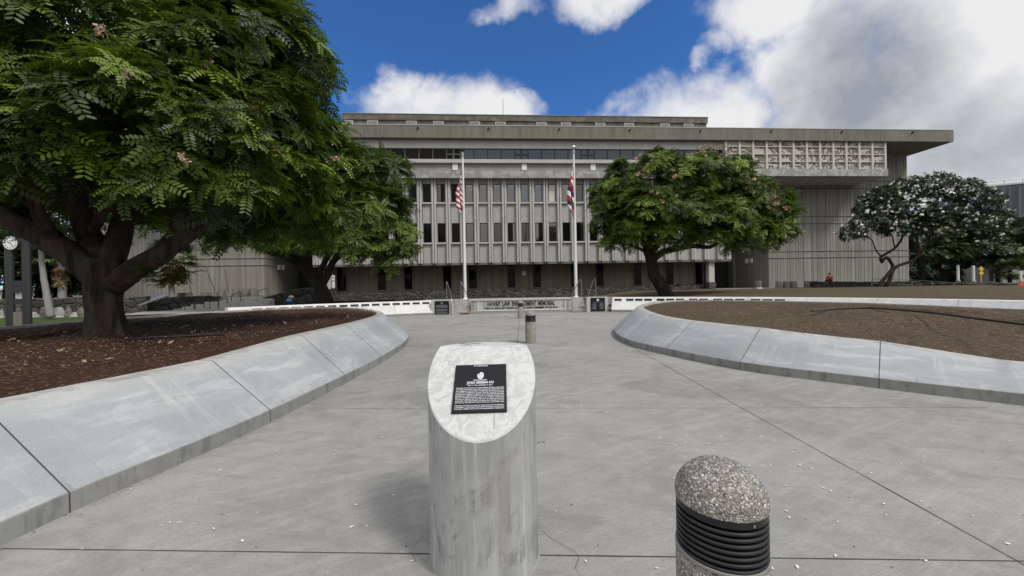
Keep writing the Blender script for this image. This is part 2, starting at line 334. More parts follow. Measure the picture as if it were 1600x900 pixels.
# ---------------------------------------------------------------- mesh helpers
class MB:
    def __init__(self): self.v = []; self.f = []; self.mi = []; self.sm = []
    def add(self, vs, fs, mi=0, smooth=False):
        o = len(self.v); self.v += [tuple(p) for p in vs]
        for q in fs: self.f.append(tuple(i + o for i in q)); self.mi.append(mi); self.sm.append(smooth)
        return self
    def box(self, a, b, mi=0, mat=None):
        (x0, y0, z0), (x1, y1, z1) = a, b
        vs = [Vector(p) for p in ((x0, y0, z0), (x1, y0, z0), (x1, y1, z0), (x0, y1, z0), (x0, y0, z1), (x1, y0, z1), (x1, y1, z1), (x0, y1, z1))]
        if mat is not None: vs = [mat @ p for p in vs]
        return self.add(vs, [(3, 2, 1, 0), (4, 5, 6, 7), (0, 1, 5, 4), (1, 2, 6, 5), (2, 3, 7, 6), (3, 0, 4, 7)], mi)
    def quad(self, a, b, c, d, mi=0): return self.add([a, b, c, d], [(0, 1, 2, 3)], mi)
    def tube(self, pts, rad, n=10, mi=0, cap=True, wob=0., flute=None):
        pts = [Vector(p) for p in pts]; m = len(pts)
        if not hasattr(rad, '__len__'): rad = [rad] * m
        t0 = (pts[1] - pts[0]).normalized()
        a = Vector((1, 0, 0)) if abs(t0.x) < .8 else Vector((0, 1, 0))
        a = (a - t0 * a.dot(t0)).normalized(); vs = []
        for i, p in enumerate(pts):
            t = (pts[min(i + 1, m - 1)] - pts[max(i - 1, 0)]).normalized()
            a = (a - t * a.dot(t)).normalized(); b = t.cross(a)
            for j in range(n):
                th = 2 * math.pi * j / n; r = rad[i]
                if flute: r *= 1 + flute(i / (m - 1), th)
                if wob: r *= 1 + wob * (random.random() - .5)
                vs.append(p + a * (r * math.cos(th)) + b * (r * math.sin(th)))
        fs = [(i * n + j, i * n + (j + 1) % n, (i + 1) * n + (j + 1) % n, (i + 1) * n + j) for i in range(m - 1) for j in range(n)]
        if cap: fs += [tuple(range(n))[::-1], tuple((m - 1) * n + j for j in range(n))]
        return self.add(vs, fs, mi, True)
    def lathe(self, prof, n=32, c=(0, 0, 0), mi=0, smooth=True):
        vs = [(c[0] + r * math.cos(2 * math.pi * j / n), c[1] + r * math.sin(2 * math.pi * j / n), c[2] + z) for r, z in prof for j in range(n)]
        m = len(prof)
        fs = [(i * n + j, i * n + (j + 1) % n, (i + 1) * n + (j + 1) % n, (i + 1) * n + j) for i in range(m - 1) for j in range(n)]
        fs += [tuple(range(n))[::-1], tuple((m - 1) * n + j for j in range(n))]
        return self.add(vs, fs, mi, smooth)
    def build(self, name, mats, parent=None, sharp=35, bevel=0):
        me = bpy.data.meshes.new(name); me.from_pydata(self.v, [], self.f)
        for m in (mats if isinstance(mats, (list, tuple)) else [mats]): me.materials.append(M[m] if isinstance(m, str) else m)
        me.polygons.foreach_set('material_index', self.mi); me.polygons.foreach_set('use_smooth', self.sm)
        if any(self.sm): me.set_sharp_from_angle(angle=R(sharp))
        me.update()
        o = bpy.data.objects.new(name, me); COL.objects.link(o)
        if parent is not None: o.parent = parent
        if bevel:
            b = o.modifiers.new('edge', 'BEVEL'); b.width = bevel; b.segments = 2; b.limit_method = 'ANGLE'
        return o

def tag(o, label=None, cat=None, group=None, kind=None):
    if label: o['label'] = label
    if cat: o['category'] = cat
    if group: o['group'] = group
    if kind: o['kind'] = kind
    return o
def thing(name, label, cat, loc=(0, 0, 0), rz=0., group=None):
    o = bpy.data.objects.new(name, None); COL.objects.link(o); o.empty_display_size = .2
    o.location = loc; o.rotation_euler = (0, 0, rz)
    return tag(o, label, cat, group)
KIDS = {}
def copy_tree(o, parent=None):
    c = o.copy(); COL.objects.link(c)
    if parent is not None: c.parent = parent
    for ch in list(o.children): copy_tree(ch, c)
    return c
def catmull(pts, closed=False, step=.15):
    pts = [Vector(p) for p in pts]; n = len(pts); out = []
    rng_ = range(n if closed else n - 1)
    for i in rng_:
        if closed: p0, p1, p2, p3 = pts[i - 1], pts[i], pts[(i + 1) % n], pts[(i + 2) % n]
        else: p0, p1, p2, p3 = pts[max(i - 1, 0)], pts[i], pts[i + 1], pts[min(i + 2, n - 1)]
        k = max(2, int((p2 - p1).length / step))
        for j in range(k):
            t = j / k
            out.append(.5 * ((2 * p1) + (p2 - p0) * t + (2 * p0 - 5 * p1 + 4 * p2 - p3) * t * t + (3 * p1 - p0 - 3 * p2 + p3) * t ** 3))
    if not closed: out.append(pts[-1])
    return out
def text_mesh(txt, size, mat, name, parent, mtx, extrude=.001, align='CENTER', width=None, bold=0.):
    cu = bpy.data.curves.new(name, 'FONT'); cu.body = txt; cu.size = size; cu.extrude = extrude; cu.align_x = align; cu.offset = bold
    cu.resolution_u = 2
    tmp = bpy.data.objects.new(name + '_source', cu); COL.objects.link(tmp)
    bpy.context.view_layer.update()
    me = bpy.data.meshes.new_from_object(tmp.evaluated_get(bpy.context.evaluated_depsgraph_get()))
    bpy.data.objects.remove(tmp); bpy.data.curves.remove(cu)
    if width:
        xs = [v.co.x for v in me.vertices]; w = max(xs) - min(xs); cx = (max(xs) + min(xs)) / 2
        for v in me.vertices: v.co.x = (v.co.x - cx) * width / w
    for v in me.vertices: v.co = mtx @ v.co
    return me
def join_meshes(meshes, name, mat, parent):
    bm = bmesh.new()
    for me in meshes: bm.from_mesh(me)
    out = bpy.data.meshes.new(name); bm.to_mesh(out); bm.free()
    for me in meshes: bpy.data.meshes.remove(me)
    out.materials.append(M[mat]); o = bpy.data.objects.new(name, out); COL.objects.link(o); o.parent = parent
    return o

def np_mesh(name, V, nper, mat, parent=None, tint=None, smooth=False):
    """V: (faces*nper,3) array, every face its own nper vertices"""
    n = len(V); nf = n // nper
    me = bpy.data.meshes.new(name)
    me.vertices.add(n); me.vertices.foreach_set('co', np.ascontiguousarray(V, dtype=np.float32).ravel())
    me.loops.add(n); me.loops.foreach_set('vertex_index', np.arange(n, dtype=np.int32))
    me.polygons.add(nf); me.polygons.foreach_set('loop_start', np.arange(0, n, nper, dtype=np.int32))
    me.update(calc_edges=True)
    if tint is not None:
        a = me.attributes.new('tint', 'FLOAT', 'POINT'); a.data.foreach_set('value', np.ascontiguousarray(tint, dtype=np.float32))
    me.materials.append(M[mat]); o = bpy.data.objects.new(name, me); COL.objects.link(o)
    if parent is not None: o.parent = parent
    return o

# ---------------------------------------------------------------- the setting
def sheet(name, poly, z, mat):
    o = MB().add([(x, y, z) for x, y in poly], [tuple(range(len(poly)))]).build(name, mat); return tag(o, kind='structure')
sheet('ground', [(-4000, -4000), (4000, -4000), (4000, 4000), (-4000, 4000)], -.03, 'asphalt')
CC = Vector((0, 8.5, 0))              # centre of the round plaza
sheet('plaza_paving', [(-30, -22), (30, -22), (30, 14)] + [(17 * math.cos(a), 8.5 + 17 * math.sin(a)) for a in [R(18 + 4 * i) for i in range(37)]] + [(-30, 14)], 0, 'pave')
j = MB()
def jline(a, b, w=.009, z=.004):
    a = Vector(a); b = Vector(b); d = (b - a).normalized(); n = Vector((-d.y, d.x, 0)) * (w / 2)
    k = max(1, int((b - a).length / .25)); pr = None
    for i in range(k + 1):
        p = a.lerp(b, i / k); ww = n * random.uniform(.7, 1.25); q = (p - ww, p + ww)
        if pr: j.quad(Vector((*pr[0].xy, z)), Vector((*q[0].xy, z)), Vector((*q[1].xy, z)), Vector((*pr[1].xy, z)))
        pr = q
def ext(a, b, e0, e1):
    d = (b - a); return a - d * e0, b + d * e1
jline(*ext(G(20, 858), G(1560, 877), .12, .6), w=.0065)
jline(G(480, 638.7), G(1545, 637), w=.0045)
jline(G(640, 511), G(950, 508), w=.02)
jline(*ext(G(985, 541), G(1600, 883), 0, 1.0), w=.0075)
jline(G(808, 537), G(812, 499), w=.012)
jline(G(752, 860), G(800, 545), w=.004)
jline(G(620, 498), G(960, 493), w=.02)
def crack(pts, w=.004):
    for a, b in zip(pts, pts[1:]): jline(G(*a), G(*b), w=w, z=.005)
crack([(840, 822), (858, 840), (872, 848), (897, 862), (905, 871), (899, 888), (906, 900)], .0018)
crack([(660, 838), (648, 850), (642, 862), (650, 878)], .0016)
tag(j.build('pavement_joints', 'joint'), kind='structure')

def terrain_z(x, y):
    w = min(1, max(0, (-x - 11.5) / 2.5)); far = min(1, max(0, (y - 35) / 3)) * min(1, max(0, (-x - 19) / 3))
    r = math.hypot(x, y - 8.5)
    base = .42 + .58 * min(1, max(0, (r - 16.6) / 6)) * min(1, max(0, (x - 8 - max(0, 24 - y) * .3) / 5))
    left = .30 + (1.22 - .30) * far
    side = min(1, max(0, (x - 16) / 12)) * .0
    return base * (1 - w) + left * w + side
tb = MB(); NX, NY = 150, 70; vid = {}
for iy in range(NY):
    for ix in range(NX):
        x = -75 + ix; y = 6 + iy
        if math.hypot(x, y - 8.5) < 14.6: continue
        vid[ix, iy] = len(tb.v); tb.v.append((x, y, terrain_z(x, y) + .03 * math.sin(x * 1.3 + y * .7) * (x > -11)))
for iy in range(NY - 1):
    for ix in range(NX - 1):
        q = [(ix, iy), (ix + 1, iy), (ix + 1, iy + 1), (ix, iy + 1)]
        if all(c in vid for c in q) and math.hypot(-74.5 + ix, iy - 2) > 16.95:
            tb.f.append(tuple(vid[c] for c in q)); tb.mi.append(0 if -75 + ix > -14 or iy > 20 else 1); tb.sm.append(True)
tag(tb.build('terrain', ['terrain', 'lawn'], sharp=180), kind='structure')
lnd = MB(); lnd.box((-2.5, 24.16, .1), (3.55, 25.45, .83)); lnd.box((-6.2, 24.0, .1), (-3.8, 25.45, .83)); lnd.box((4.75, 24.1, .1), (7.2, 25.45, .83)); lnd.box((-6.2, 25.455, .1), (7.2, 28, .83))
tag(lnd.build('landing', 'kerb'), kind='structure')
# paved strip along the tower and the path to the dark entry
pv = MB(); pts = [BW(SB(1095, -2), -2.2, 1.03), BW(60, -.9, 1.03), BW(60, 12, 1.03), BW(SB(1095, 2), 12, 1.03)]
pv.quad(*pts); tag(pv.build('entry_path', 'kerb'), kind='structure')

# ---------------------------------------------------------------- planters and memorial walls (sloping seat walls)
def poly_area(p): return sum(a.x * b.y - b.x * a.y for a, b in zip(p, p[1:] + p[:1])) / 2
def seat_wall(pts, closed, hfun, mats, parent, name, inward=None, d_slope=.72, cap=.2, jpts=(), jstep=1.8, drop=.12, back=None):
    n = len(pts); base = [Vector((p.x, p.y, 0)) for p in pts]
    sgn = 1 if (inward is None and poly_area(base) > 0) else -1
    if inward is not None: sgn = inward
    nor = []
    for i in range(n):
        a = base[(i - 1) % n] if closed else base[max(i - 1, 0)]; b = base[(i + 1) % n] if closed else base[min(i + 1, n - 1)]
        t = (b - a).normalized(); nor.append(Vector((-t.y, t.x, 0)) * sgn)
    for _ in range(3):
        nor = [(nor[(i - 1) % n] + nor[i] * 2 + nor[(i + 1) % n]).normalized() if (closed or 0 < i < n - 1) else nor[i] for i in range(n)]
    wall = MB(); rows = []
    for i in range(n):
        h = hfun(base[i])
        prof = [(0, -.02), (0, .142), (.008, .150), (d_slope, h - .012), (d_slope + .03, h), (d_slope + cap, h + .004), (d_slope + cap + .012, h - .01), (d_slope + cap + .012, (h - drop) if back is None else back)]
        rows.append([base[i] + nor[i] * d + Vector((0, 0, z)) for d, z in prof])
    k = len(rows[0]); wall.v = [tuple(p) for r in rows for p in r]
    for i in range(n if closed else n - 1):
        i2 = (i + 1) % n
        for q in range(k - 1):
            f = (i * k + q, i2 * k + q, i2 * k + q + 1, i * k + q + 1)
            wall.f.append(f if sgn > 0 else f[::-1]); wall.mi.append(0 if q in (2, ) else (1 if q < 2 else 2)); wall.sm.append(True)
    if not closed:
        for e in (0, n - 1):
            wall.f.append(tuple(e * k + q for q in range(k))); wall.mi.append(0); wall.sm.append(False)
    o = wall.build(name, mats, parent, sharp=25)
    pl = [0, .142, .152, .152 + math.hypot(d_slope, .55), .98, 1.15, 1.17, 1.3]; pl[3] = min(pl[3], .94); arcl = [0]
    for a, b in zip(base, base[1:]): arcl.append(arcl[-1] + (b - a).length)
    uvl = o.data.uv_layers.new(name='along_wall')
    for lp in o.data.loops: uvl.data[lp.index].uv = (arcl[lp.vertex_index // k], pl[lp.vertex_index % k])
    # joints across the slope
    L = [0]
    for a, b in zip(base, base[1:]): L.append(L[-1] + (b - a).length)
    if jpts is not None:
        jm = MB(); s0 = 0
        if jpts:
            i0 = min(range(n), key=lambda i: (base[i] - Vector((jpts[0], jpts[1], 0))).length); s0 = L[i0]
        kk = -int(s0 / jstep)
        while s0 + kk * jstep < L[-1]:
            s = s0 + kk * jstep; kk += 1
            i = min(range(n), key=lambda i: abs(L[i] - s))
            i2 = i + 1 if i < n - 1 else i - 1
            t = (base[i2] - base[i]).normalized() * .004; r = rows[i]
            up = Vector((0, 0, .0035)) - nor[i] * .003
            jm = MB()
            for q in range(0, k - 3):
                a = r[q] + up; b = r[q + 1] + up
                jm.quad(a - t, a + t, b + t, b - t)
            jm.build('wall_joint', 'joint', o)
    return o, rows, nor

def interp(x, xs, ys): return float(np.interp(x, xs, ys))
left_loop = [(-3.9, -4), (-3.45, -1), (-3.3, 1.2), (-3.22, 2.4), (-3.17, 2.9), (-3.04, 3.59), (-2.915, 4.586), (-2.83, 6.45), (-2.81, 8.07), (-2.93, 10.3), (-3.35, 12.24), (-4.35, 14.4), (-6.3, 17.0), (-9.0, 18.9), (-11.6, 17.6), (-13.0, 14.4), (-13.4, 11), (-13.4, 8), (-13, 4), (-12, 0), (-9, -4.5)]
right_loop = [(12.5, -.5), (9.6, 1.7), (7.5, 3.55), (6.21, 4.68), (5.29, 5.56), (4.08, 6.91), (3.37, 8.67), (3.02, 10.1), (3.2, 12.1), (3.95, 14.3), (5.4, 16.8), (7.6, 18.9), (10.2, 17.6), (12.2, 14.6), (13.4, 11.5), (14.2, 8), (14.6, 4), (14, 1)]
lh = lambda p: interp(p.y, [2.4, 4.6, 6.4, 12], [.745, .74, .82, .83])
rh = lambda p: (interp(p.y, [3.5, 4.68, 5.56, 6.9, 8.7, 12], [.36, .42, .58, .69, .71, .84]) if p.x < 9.5 and p.y < 13 else interp(p.y, [-1, 4, 8, 13, 16], [.42, .62, .74, .83, .84]))
def planter(loop, hf, label, cat, soilmat_, jp, mound, name='planter_bed'):
    t = thing(name, label, cat)
    pts = catmull([Vector((x, y, 0)) for x, y in loop], True, .15)
    o, rows, nor = seat_wall(pts, True, hf, ['seat', 'kerbstone', 'cap'], t, 'seat_wall', jpts=jp)
    inner = [r[-1] for r in rows]; n = len(inner); c = sum(inner, Vector()) / n
    s = MB(); K = 26; zs = []
    for q in range(K):
        f = q / K
        for i, p in enumerate(inner):
            pp = p.lerp(Vector((c.x, c.y, p.z)), f)
            e = min(1, f * 5)
            pp.z = p.z * (1 - f) + (.8 if f else p.z) * f + .05 + mound * math.sin(min(1, f * 2.2) * math.pi / 2) + e * (.025 * math.sin(pp.x * 3.1 + pp.y * 1.7) + .02 * math.sin(pp.y * 4.3 - pp.x) + .015 * (random.random() - .5))
            s.v.append(tuple(pp))
    s.v.append((c.x, c.y, .85 + mound)); m = len(s.v) - 1
    for q in range(K - 1):
        for i in range(n):
            s.f.append((q * n + i, q * n + (i + 1) % n, (q + 1) * n + (i + 1) % n, (q + 1) * n + i)); s.mi.append(0); s.sm.append(True)
    for i in range(n): s.f.append(((K - 1) * n + i, (K - 1) * n + (i + 1) % n, m)); s.mi.append(0); s.sm.append(True)
    so = s.build('soil', soilmat_, t, sharp=180)
    if poly_area([Vector(p) for p in inner]) < 0: so.data.flip_normals()
    return t, inner
PL, innerL = planter(left_loop, lh, 'planter bed of dark red soil under the big tree with sloping concrete seat wall', 'planter', 'soil', (-2.915, 4.586), .06)
PR, innerR = planter(right_loop, rh, 'treeless planter bed of bare brown soil with a low sloping concrete seat wall', 'planter', 'soilbrown', (5.29, 5.56), .05)

def inside(poly, x, y):
    c = False; n = len(poly); jx = n - 1
    for i in range(n):
        a, b = poly[i], poly[jx]
        if (a.y > y) != (b.y > y) and x < (b.x - a.x) * (y - a.y) / (b.y - a.y) + a.x: c = not c
        jx = i
    return c
def scatter_quads(name, pts, size, mat, flat=.15):
    V = []
    for p in pts:
        a = random.uniform(0, 6.28); s = random.uniform(size[0], size[1]); w = s * random.uniform(.3, .6)
        u = Vector((math.cos(a), math.sin(a), random.uniform(-flat, flat))); v = Vector((-math.sin(a), math.cos(a), random.uniform(-flat, flat)))
        q = Vector(p)
        V += [q - u * s, q + v * w, q + u * s, q - v * w]
    return tag(np_mesh(name, np.array([tuple(p) for p in V]), 4, mat), kind='stuff')
lit = []
while len(lit) < 9000:
    y = random.uniform(1, 17) ** 1.0; x = random.uniform(-12.5, -3)
    if inside(innerL, x, y) and (random.random() < .35 + .65 * math.exp(-((x + 5.5) ** 2 + (y - 6) ** 2) / 20)): lit.append((x, y, .885 + random.uniform(0, .035)))
scatter_quads('leaf_litter', lit, (.006, .017), 'litter', .5)
lit = []
while len(lit) < 1500:
    y = random.uniform(2, 17); x = random.uniform(3.5, 14)
    if inside(innerR, x, y): lit.append((x, y, .87 + random.uniform(0, .03)))
big_l = []
while len(big_l) < 420:
    y = random.uniform(1, 15); x = random.uniform(-9, -3)
    if inside(innerL, x, y): big_l.append((x, y, .895 + random.uniform(0, .04)))
scatter_quads('large_leaf_litter', big_l, (.02, .045), 'litter', .7)
scatter_quads('dry_leaf_litter', lit, (.008, .022), 'litter', .5)
pet = []
while len(pet) < 330:
    y = 1.3 + 11 * random.random() ** 1.6; x = random.uniform(-3, 6.5) * (1 if y > 3 else .8)
    if (x < 3 or y < 9 - x) and x > -2.75 and (x > 0 or random.random() < .55): pet.append((x, y, .008))
pet += [(*G(*q).xy, .009) for q in ((597, 684), (607, 668), (640, 654), (610, 645), (266, 718 + 100), (128, 860), (205, 765), (556, 790), (280, 818), (1335, 738), (1385, 806), (1520, 807), (1228, 725), (1250, 728), (1268, 733))]
scatter_quads('fallen_petals', pet, (.008, .017), 'petal', .1)
scatter_quads('yellow_leaf_scraps', [(*G(843, 692).xy, .012), (*G(850, 691).xy, .012)], (.025, .03), 'tan', .2)

def hose(pts, label, z):
    q = [G(px, py, z) for px, py in pts]; t = tag(bpy.data.objects.new('irrigation_hose', bpy.data.meshes.new('irrigation_hose')), label, 'hose', 'black irrigation hoses'); COL.objects.link(t)
    m = MB(); m.tube(catmull(q, False, .2), .02, 8); o = m.build('hose', 'blackplastic'); t.data = o.data; bpy.data.objects.remove(o)
hose([(1268, 486), (1307, 482.5), (1355, 481), (1390, 483), (1450, 488), (1512, 496), (1600, 507), (1680, 518)], 'long black irrigation hose lying across the bare brown planter bed', .90)
hose([(205, 531), (240, 527), (290, 525), (350, 522)], 'short black irrigation hose on the dark soil beside the fluted trunk', .905)
grit = []
for lp_, x0_, x1_ in ((left_loop, -3.6, -2.6), (right_loop, 2.8, 9)):
    cc_ = catmull([Vector((x, y, 0)) for x, y in lp_], True, .05)
    for q in cc_:
        if 1 < q.y < 13 and x0_ < q.x < x1_:
            for _ in range(2):
                if random.random() < .5: 
                    off = abs(random.gauss(0, .05)) + .004; grit.append((q.x + (off if lp_ is left_loop else -off * .7), q.y - (0 if lp_ is left_loop else off * .7) + random.uniform(-.03, .03), .007))
scatter_quads('kerb_grit', grit, (.004, .013), 'litter', .2)
spk = []
while len(spk) < 420:
    y = 1.2 + 12 * random.random() ** 1.5; x = random.uniform(-2.7, 6)
    if (x < 3 or y < 8.5 - x): spk.append((x, y, .006))
scatter_quads('dark_specks', spk, (.003, .009), 'barkdark', .1)
def arc(a0, a1, r=15.5, n=90): return [Vector((r * math.cos(a), 8.5 + r * math.sin(a), 0)) for a in np.linspace(R(a0), R(a1), n)]
MW = thing('memorial_wall_arc', 'white sloping memorial wall with a row of dark plaques, curving behind the tree planter', 'memorial wall', group='curved memorial walls')
aL0 = math.degrees(math.atan2(14.75, -4.72)); aL1 = 145
o, rowsL, norL = seat_wall(arc(aL0, aL1), False, lambda p: .87, ['memorial', 'kerb', 'memorial'], MW, 'sloping_panel', inward=-1, d_slope=.5, cap=.35, jpts=(-4.75, 23.2), jstep=2.3, back=.3)
MW2 = thing('memorial_wall_arc', 'white sloping memorial wall with a row of dark plaques, curving behind the bare brown planter', 'memorial wall', group='curved memorial walls')
aR0 = math.degrees(math.atan2(14.37, 5.9)); aR1 = -6
o, rowsR, norR = seat_wall(arc(aR0, aR1, n=120), False, lambda p: .87, ['memorial', 'kerb', 'memorial'], MW2, 'sloping_panel', inward=1, d_slope=.5, cap=.35, jpts=(5.9, 22.8), jstep=2.3, back=.3)
def plaques(rows, parent, count, s0, step):
    acc = 0; nxt = s0; made = 0; i = 0
    while i < len(rows) - 1 and made < count:
        seg = (rows[i + 1][0] - rows[i][0]).length
        if acc + seg >= nxt:
            lo, hi = rows[i][2], rows[i][3]; tan = (rows[i + 1][0] - rows[i][0]).normalized()
            up = (hi - lo).normalized(); nr = tan.cross(up).normalized()
            if nr.z < 0: nr = -nr
            c = lo.lerp(hi, .80)
            m = Matrix((tan, up, nr)).transposed().to_4x4(); m.translation = c
            fr = MB().box((-.27, -.115, 0), (.27, .115, .012), mat=m).build('plaque_frame', 'whitetrim', parent)
            MB().box((-.215, -.075, .012), (.215, .075, .02), mat=m).build('name_plaque', 'granite', fr)
            made += 1; nxt += step
        acc += seg; i += 1
plaques(rowsL, MW, 16, .55, .565); plaques(rowsR, MW2, 15, .45, .565)

# centre wall with the lettering
cw = thing('memorial_name_wall', 'low streaked concrete wall lettered with the memorial name, at the head of the plaza', 'memorial wall', (.53, 23.62, 0), R(1.2))
w = MB(); hw = 3.07
w.box((-hw, -.01, -.02), (hw, .5, .80))
w.build('wall_body', 'wallblock', cw)
MB().box((-hw - .02, -.06, .80), (hw + .02, .55, .905)).build('wall_cap', 'light', cw)
fm = MB(); fm.box((-hw + .42, -.035, .17), (hw - .3, -.012, .215)); fm.box((-hw + .42, -.035, .215), (-hw + .46, -.012, .76)); fm.box((hw - .34, -.035, .215), (hw - .3, -.012, .76))
fm.build('panel_trim', 'whitetrim', cw)
MB().box((-hw, -.05, 0), (hw, -.012, .13)).build('wall_plinth', 'mid', cw)
mt = Matrix.Translation((0, -.016, .46)) @ Matrix.Rotation(R(90), 4, 'X')
l1 = text_mesh("HAWAI'I  LAW  ENFORCEMENT  MEMORIAL", .37, None, 'lt', None, mt @ Matrix.Translation((.02, .0, 0)), .006, width=4.15, bold=.012)
l2 = text_mesh("E MAU KE ALOHA NO KA HANA KOA   AND ALWAYS REMEMBER WITH ALOHA", .17, None, 'lt', None, mt @ Matrix.Translation((.02, -.19, 0)), .006, width=4.45, bold=.005)
join_meshes([l1, l2], 'lettering', 'blackletter', cw)

def stairs(x0, x1, y0, label, steps=5, run=.34):
    t = thing('stair_flight', label, 'steps', ((x0 + x1) / 2, y0, 0), R(1.2), 'stairs beside the name wall')
    s = MB(); h = .86 / steps; w = (x1 - x0) / 2
    prof = []
    for i in range(steps): prof += [(i * run, i * h), (i * run, (i + 1) * h)]
    prof += [(steps * run + .4, steps * h), (steps * run + .4, 0)]
    m = len(prof); vs = [(-w, y, z) for y, z in prof] + [(w, y, z) for y, z in prof]
    fs = [(i, (i + 1) % m, m + (i + 1) % m, m + i) for i in range(m)] + [tuple(range(m))[::-1], tuple(range(m, 2 * m))]
    s.add(vs, fs); s.build('steps', 'cap', t)
    return t
stairs(-3.72, -2.56, 23.35, 'short flight of concrete steps with orange leaves at its foot, beside the name wall')
rs_ = stairs(3.62, 4.66, 23.6, 'short flight of concrete steps with a dark red bottom tread, beside the name wall')
MB().box((-.54, -.24, 0), (.5, -.004, .03)).build('red_tread', 'redtread', rs_)
lw = []
for i in range(150): lw.append((random.uniform(-3.2, -2.55), 23.15 + random.uniform(0, .2), random.uniform(.01, .1) ))
scatter_quads('orange_leaf_litter', lw, (.03, .06), 'orangeleaf', .6)
def handrail(pts, label):
    a = Vector(pts[0]); t = thing('handrail', label, 'handrail', a, 0, 'metal handrails at the memorial steps')
    q = [Vector(p) - a for p in pts]
    MB().tube(catmull(q, False, .12), .024, 8).build('rail', 'rail', t)
    foot = MB().lathe([(.06, 0), (.06, .012), (.03, .014)], 12, (0, 0, 0)).build('base_flange', 'rail', t)
    e = q[-1]; MB().lathe([(.06, 0), (.06, .012), (.03, .014)], 12, (e.x, e.y, e.z)).build('base_flange', 'rail', t)
handrail([(-3.7, 23.25, 0), (-3.7, 23.25, .86), (-3.72, 23.6, 1.02), (-4.25, 25.3, 1.95), (-4.32, 25.4, 1.93), (-4.32, 25.4, .9)], 'metal stair handrail, next to the black board at the orange leaves steps')
handrail([(-2.66, 23.3, 0), (-2.66, 23.3, .88), (-2.72, 23.5, 1.02), (-3.3, 25.3, 1.95), (-3.37, 25.4, 1.92), (-3.37, 25.4, .9)], 'metal stair handrail leaning past the foot of the flagpole with the striped flag')
handrail([(3.66, 23.45, 0), (3.66, 23.45, .86), (3.7, 23.7, 1.02), (4.45, 25.4, 1.95), (4.6, 25.5, 1.93), (4.62, 25.5, .9)], 'metal stair handrail, next to the name wall at the dark red stair')
handrail([(4.70, 23.45, 0), (4.70, 23.45, .86), (4.72, 23.7, 1.02), (5.4, 25.4, 1.98), (5.55, 25.5, 1.96), (5.57, 25.5, .9)], 'metal stair handrail, next to the black board with two columns of names')
def stone_board(x, y, w, h, label, two):
    t = thing('stone_board', label, 'memorial board', (x, y, 0), R(1.2), 'black stone boards')
    MB().box((-w / 2 - .22, .03, -.02), (w / 2 + .22, .42, h + .05)).build('concrete_backing', 'light', t)
    s = MB().box((-w / 2, -.02, .05), (w / 2, .028, h)).build('stone_slab', 'granite', t, bevel=.006)
    MB().lathe([(.075, 0), (.075, .006), (.06, .010), (.055, .006)], 20).build('crest', 'greyletter' if not two else 'engrave', s)
    cr = s.children[0]; cr.rotation_euler = (R(90), 0, 0); cr.location = (0, -.022, h - .13)
    ln = MB()
    if two:
        for cx in (-.22, .22):
            for i in range(9): ln.box((cx - random.uniform(.08, .15), -.024, h - .36 - i * .042), (cx + random.uniform(.08, .15), -.021, h - .338 - i * .042))
        ln.box((-.3, -.024, h - .28), (.3, -.021, h - .255))
    else:
        for i in range(11):
            if i in (4, 8): continue
            ln.box((-.36, -.024, h - .27 - i * .05), (.36 - random.uniform(0, .06), -.021, h - .24 - i * .05))
    ln.build('lettering', 'greyletter', s)
stone_board(-4.26, 23.25, .86, .84, 'black stone board engraved with one wide block of text, beside the orange leaves steps', False)
stone_board(5.2, 23.35, .86, .86, 'black stone board with pale crest and two columns of names, beside red tread steps', True)

# ---------------------------------------------------------------- pedestal with plaque
ped = thing('plaque_pedestal', 'round concrete pedestal with slanted white top carrying a black dedication plaque', 'pedestal', (-.1875, 2.27, 0))
RR = .315; KS = .42 / .47; NA = 128
pz = lambda y: min(1.19, .77 + (y + RR) * KS)
ych = -RR + .42 / KS
ang = sorted([2 * math.pi * i / NA for i in range(NA)] + [math.asin(ych / RR), math.pi - math.asin(ych / RR)])
sh = MB(); n = len(ang); rowsn = 14
for q in range(rowsn + 1):
    for a in ang:
        x, y = RR * math.cos(a), RR * math.sin(a); sh.v.append((x, y, -.02 + (pz(y) + .02 - .006) * q / rowsn))
for q in range(rowsn):
    for i in range(n): sh.f.append((q * n + i, q * n + (i + 1) % n, (q + 1) * n + (i + 1) % n, (q + 1) * n + i)); sh.mi.append(0); sh.sm.append(True)
sh.build('shaft', 'shaft', ped)
tp = MB(); R2 = RR - .004; ring = [(R2 * math.cos(a), R2 * math.sin(a)) for a in ang]
e0 = [(RR * math.cos(a), RR * math.sin(a), pz(RR * math.sin(a)) - .006) for a in ang]
e1 = [(x, y, pz(y)) for x, y in ring]
tp.v = e0 + e1
for i in range(n): tp.f.append((i, (i + 1) % n, n + (i + 1) % n, n + i)); tp.mi.append(0); tp.sm.append(False)
fr_ = [n + i for i, a in enumerate(ang) if math.sin(a) <= ych / RR + 1e-6]; bk_ = [n + i for i, a in enumerate(ang) if math.sin(a) >= ych / RR - 1e-6]
st = [i for i in fr_ if ang[i - n] > math.pi / 2]; en = [i for i in fr_ if ang[i - n] < math.pi / 2]
tp.f.append(tuple(st + en)); tp.mi.append(0); tp.sm.append(False); tp.f.append(tuple(bk_)); tp.mi.append(0); tp.sm.append(False)
tp.build('slanted_top', 'slant', ped)
slope = math.atan(KS); sm = Matrix.Translation((0, 0, .77 + RR * KS)) @ Matrix.Rotation(slope, 4, 'X')      # slope plane: x right, y up the slope
pm = sm @ Matrix.Translation((-.004, -.106, 0)) @ Matrix.Rotation(R(.8), 4, 'Z')
plq = MB().box((-.150, -.157, .0005), (.150, .157, .014), mat=pm).build('plaque', 'granite', ped, bevel=.002)
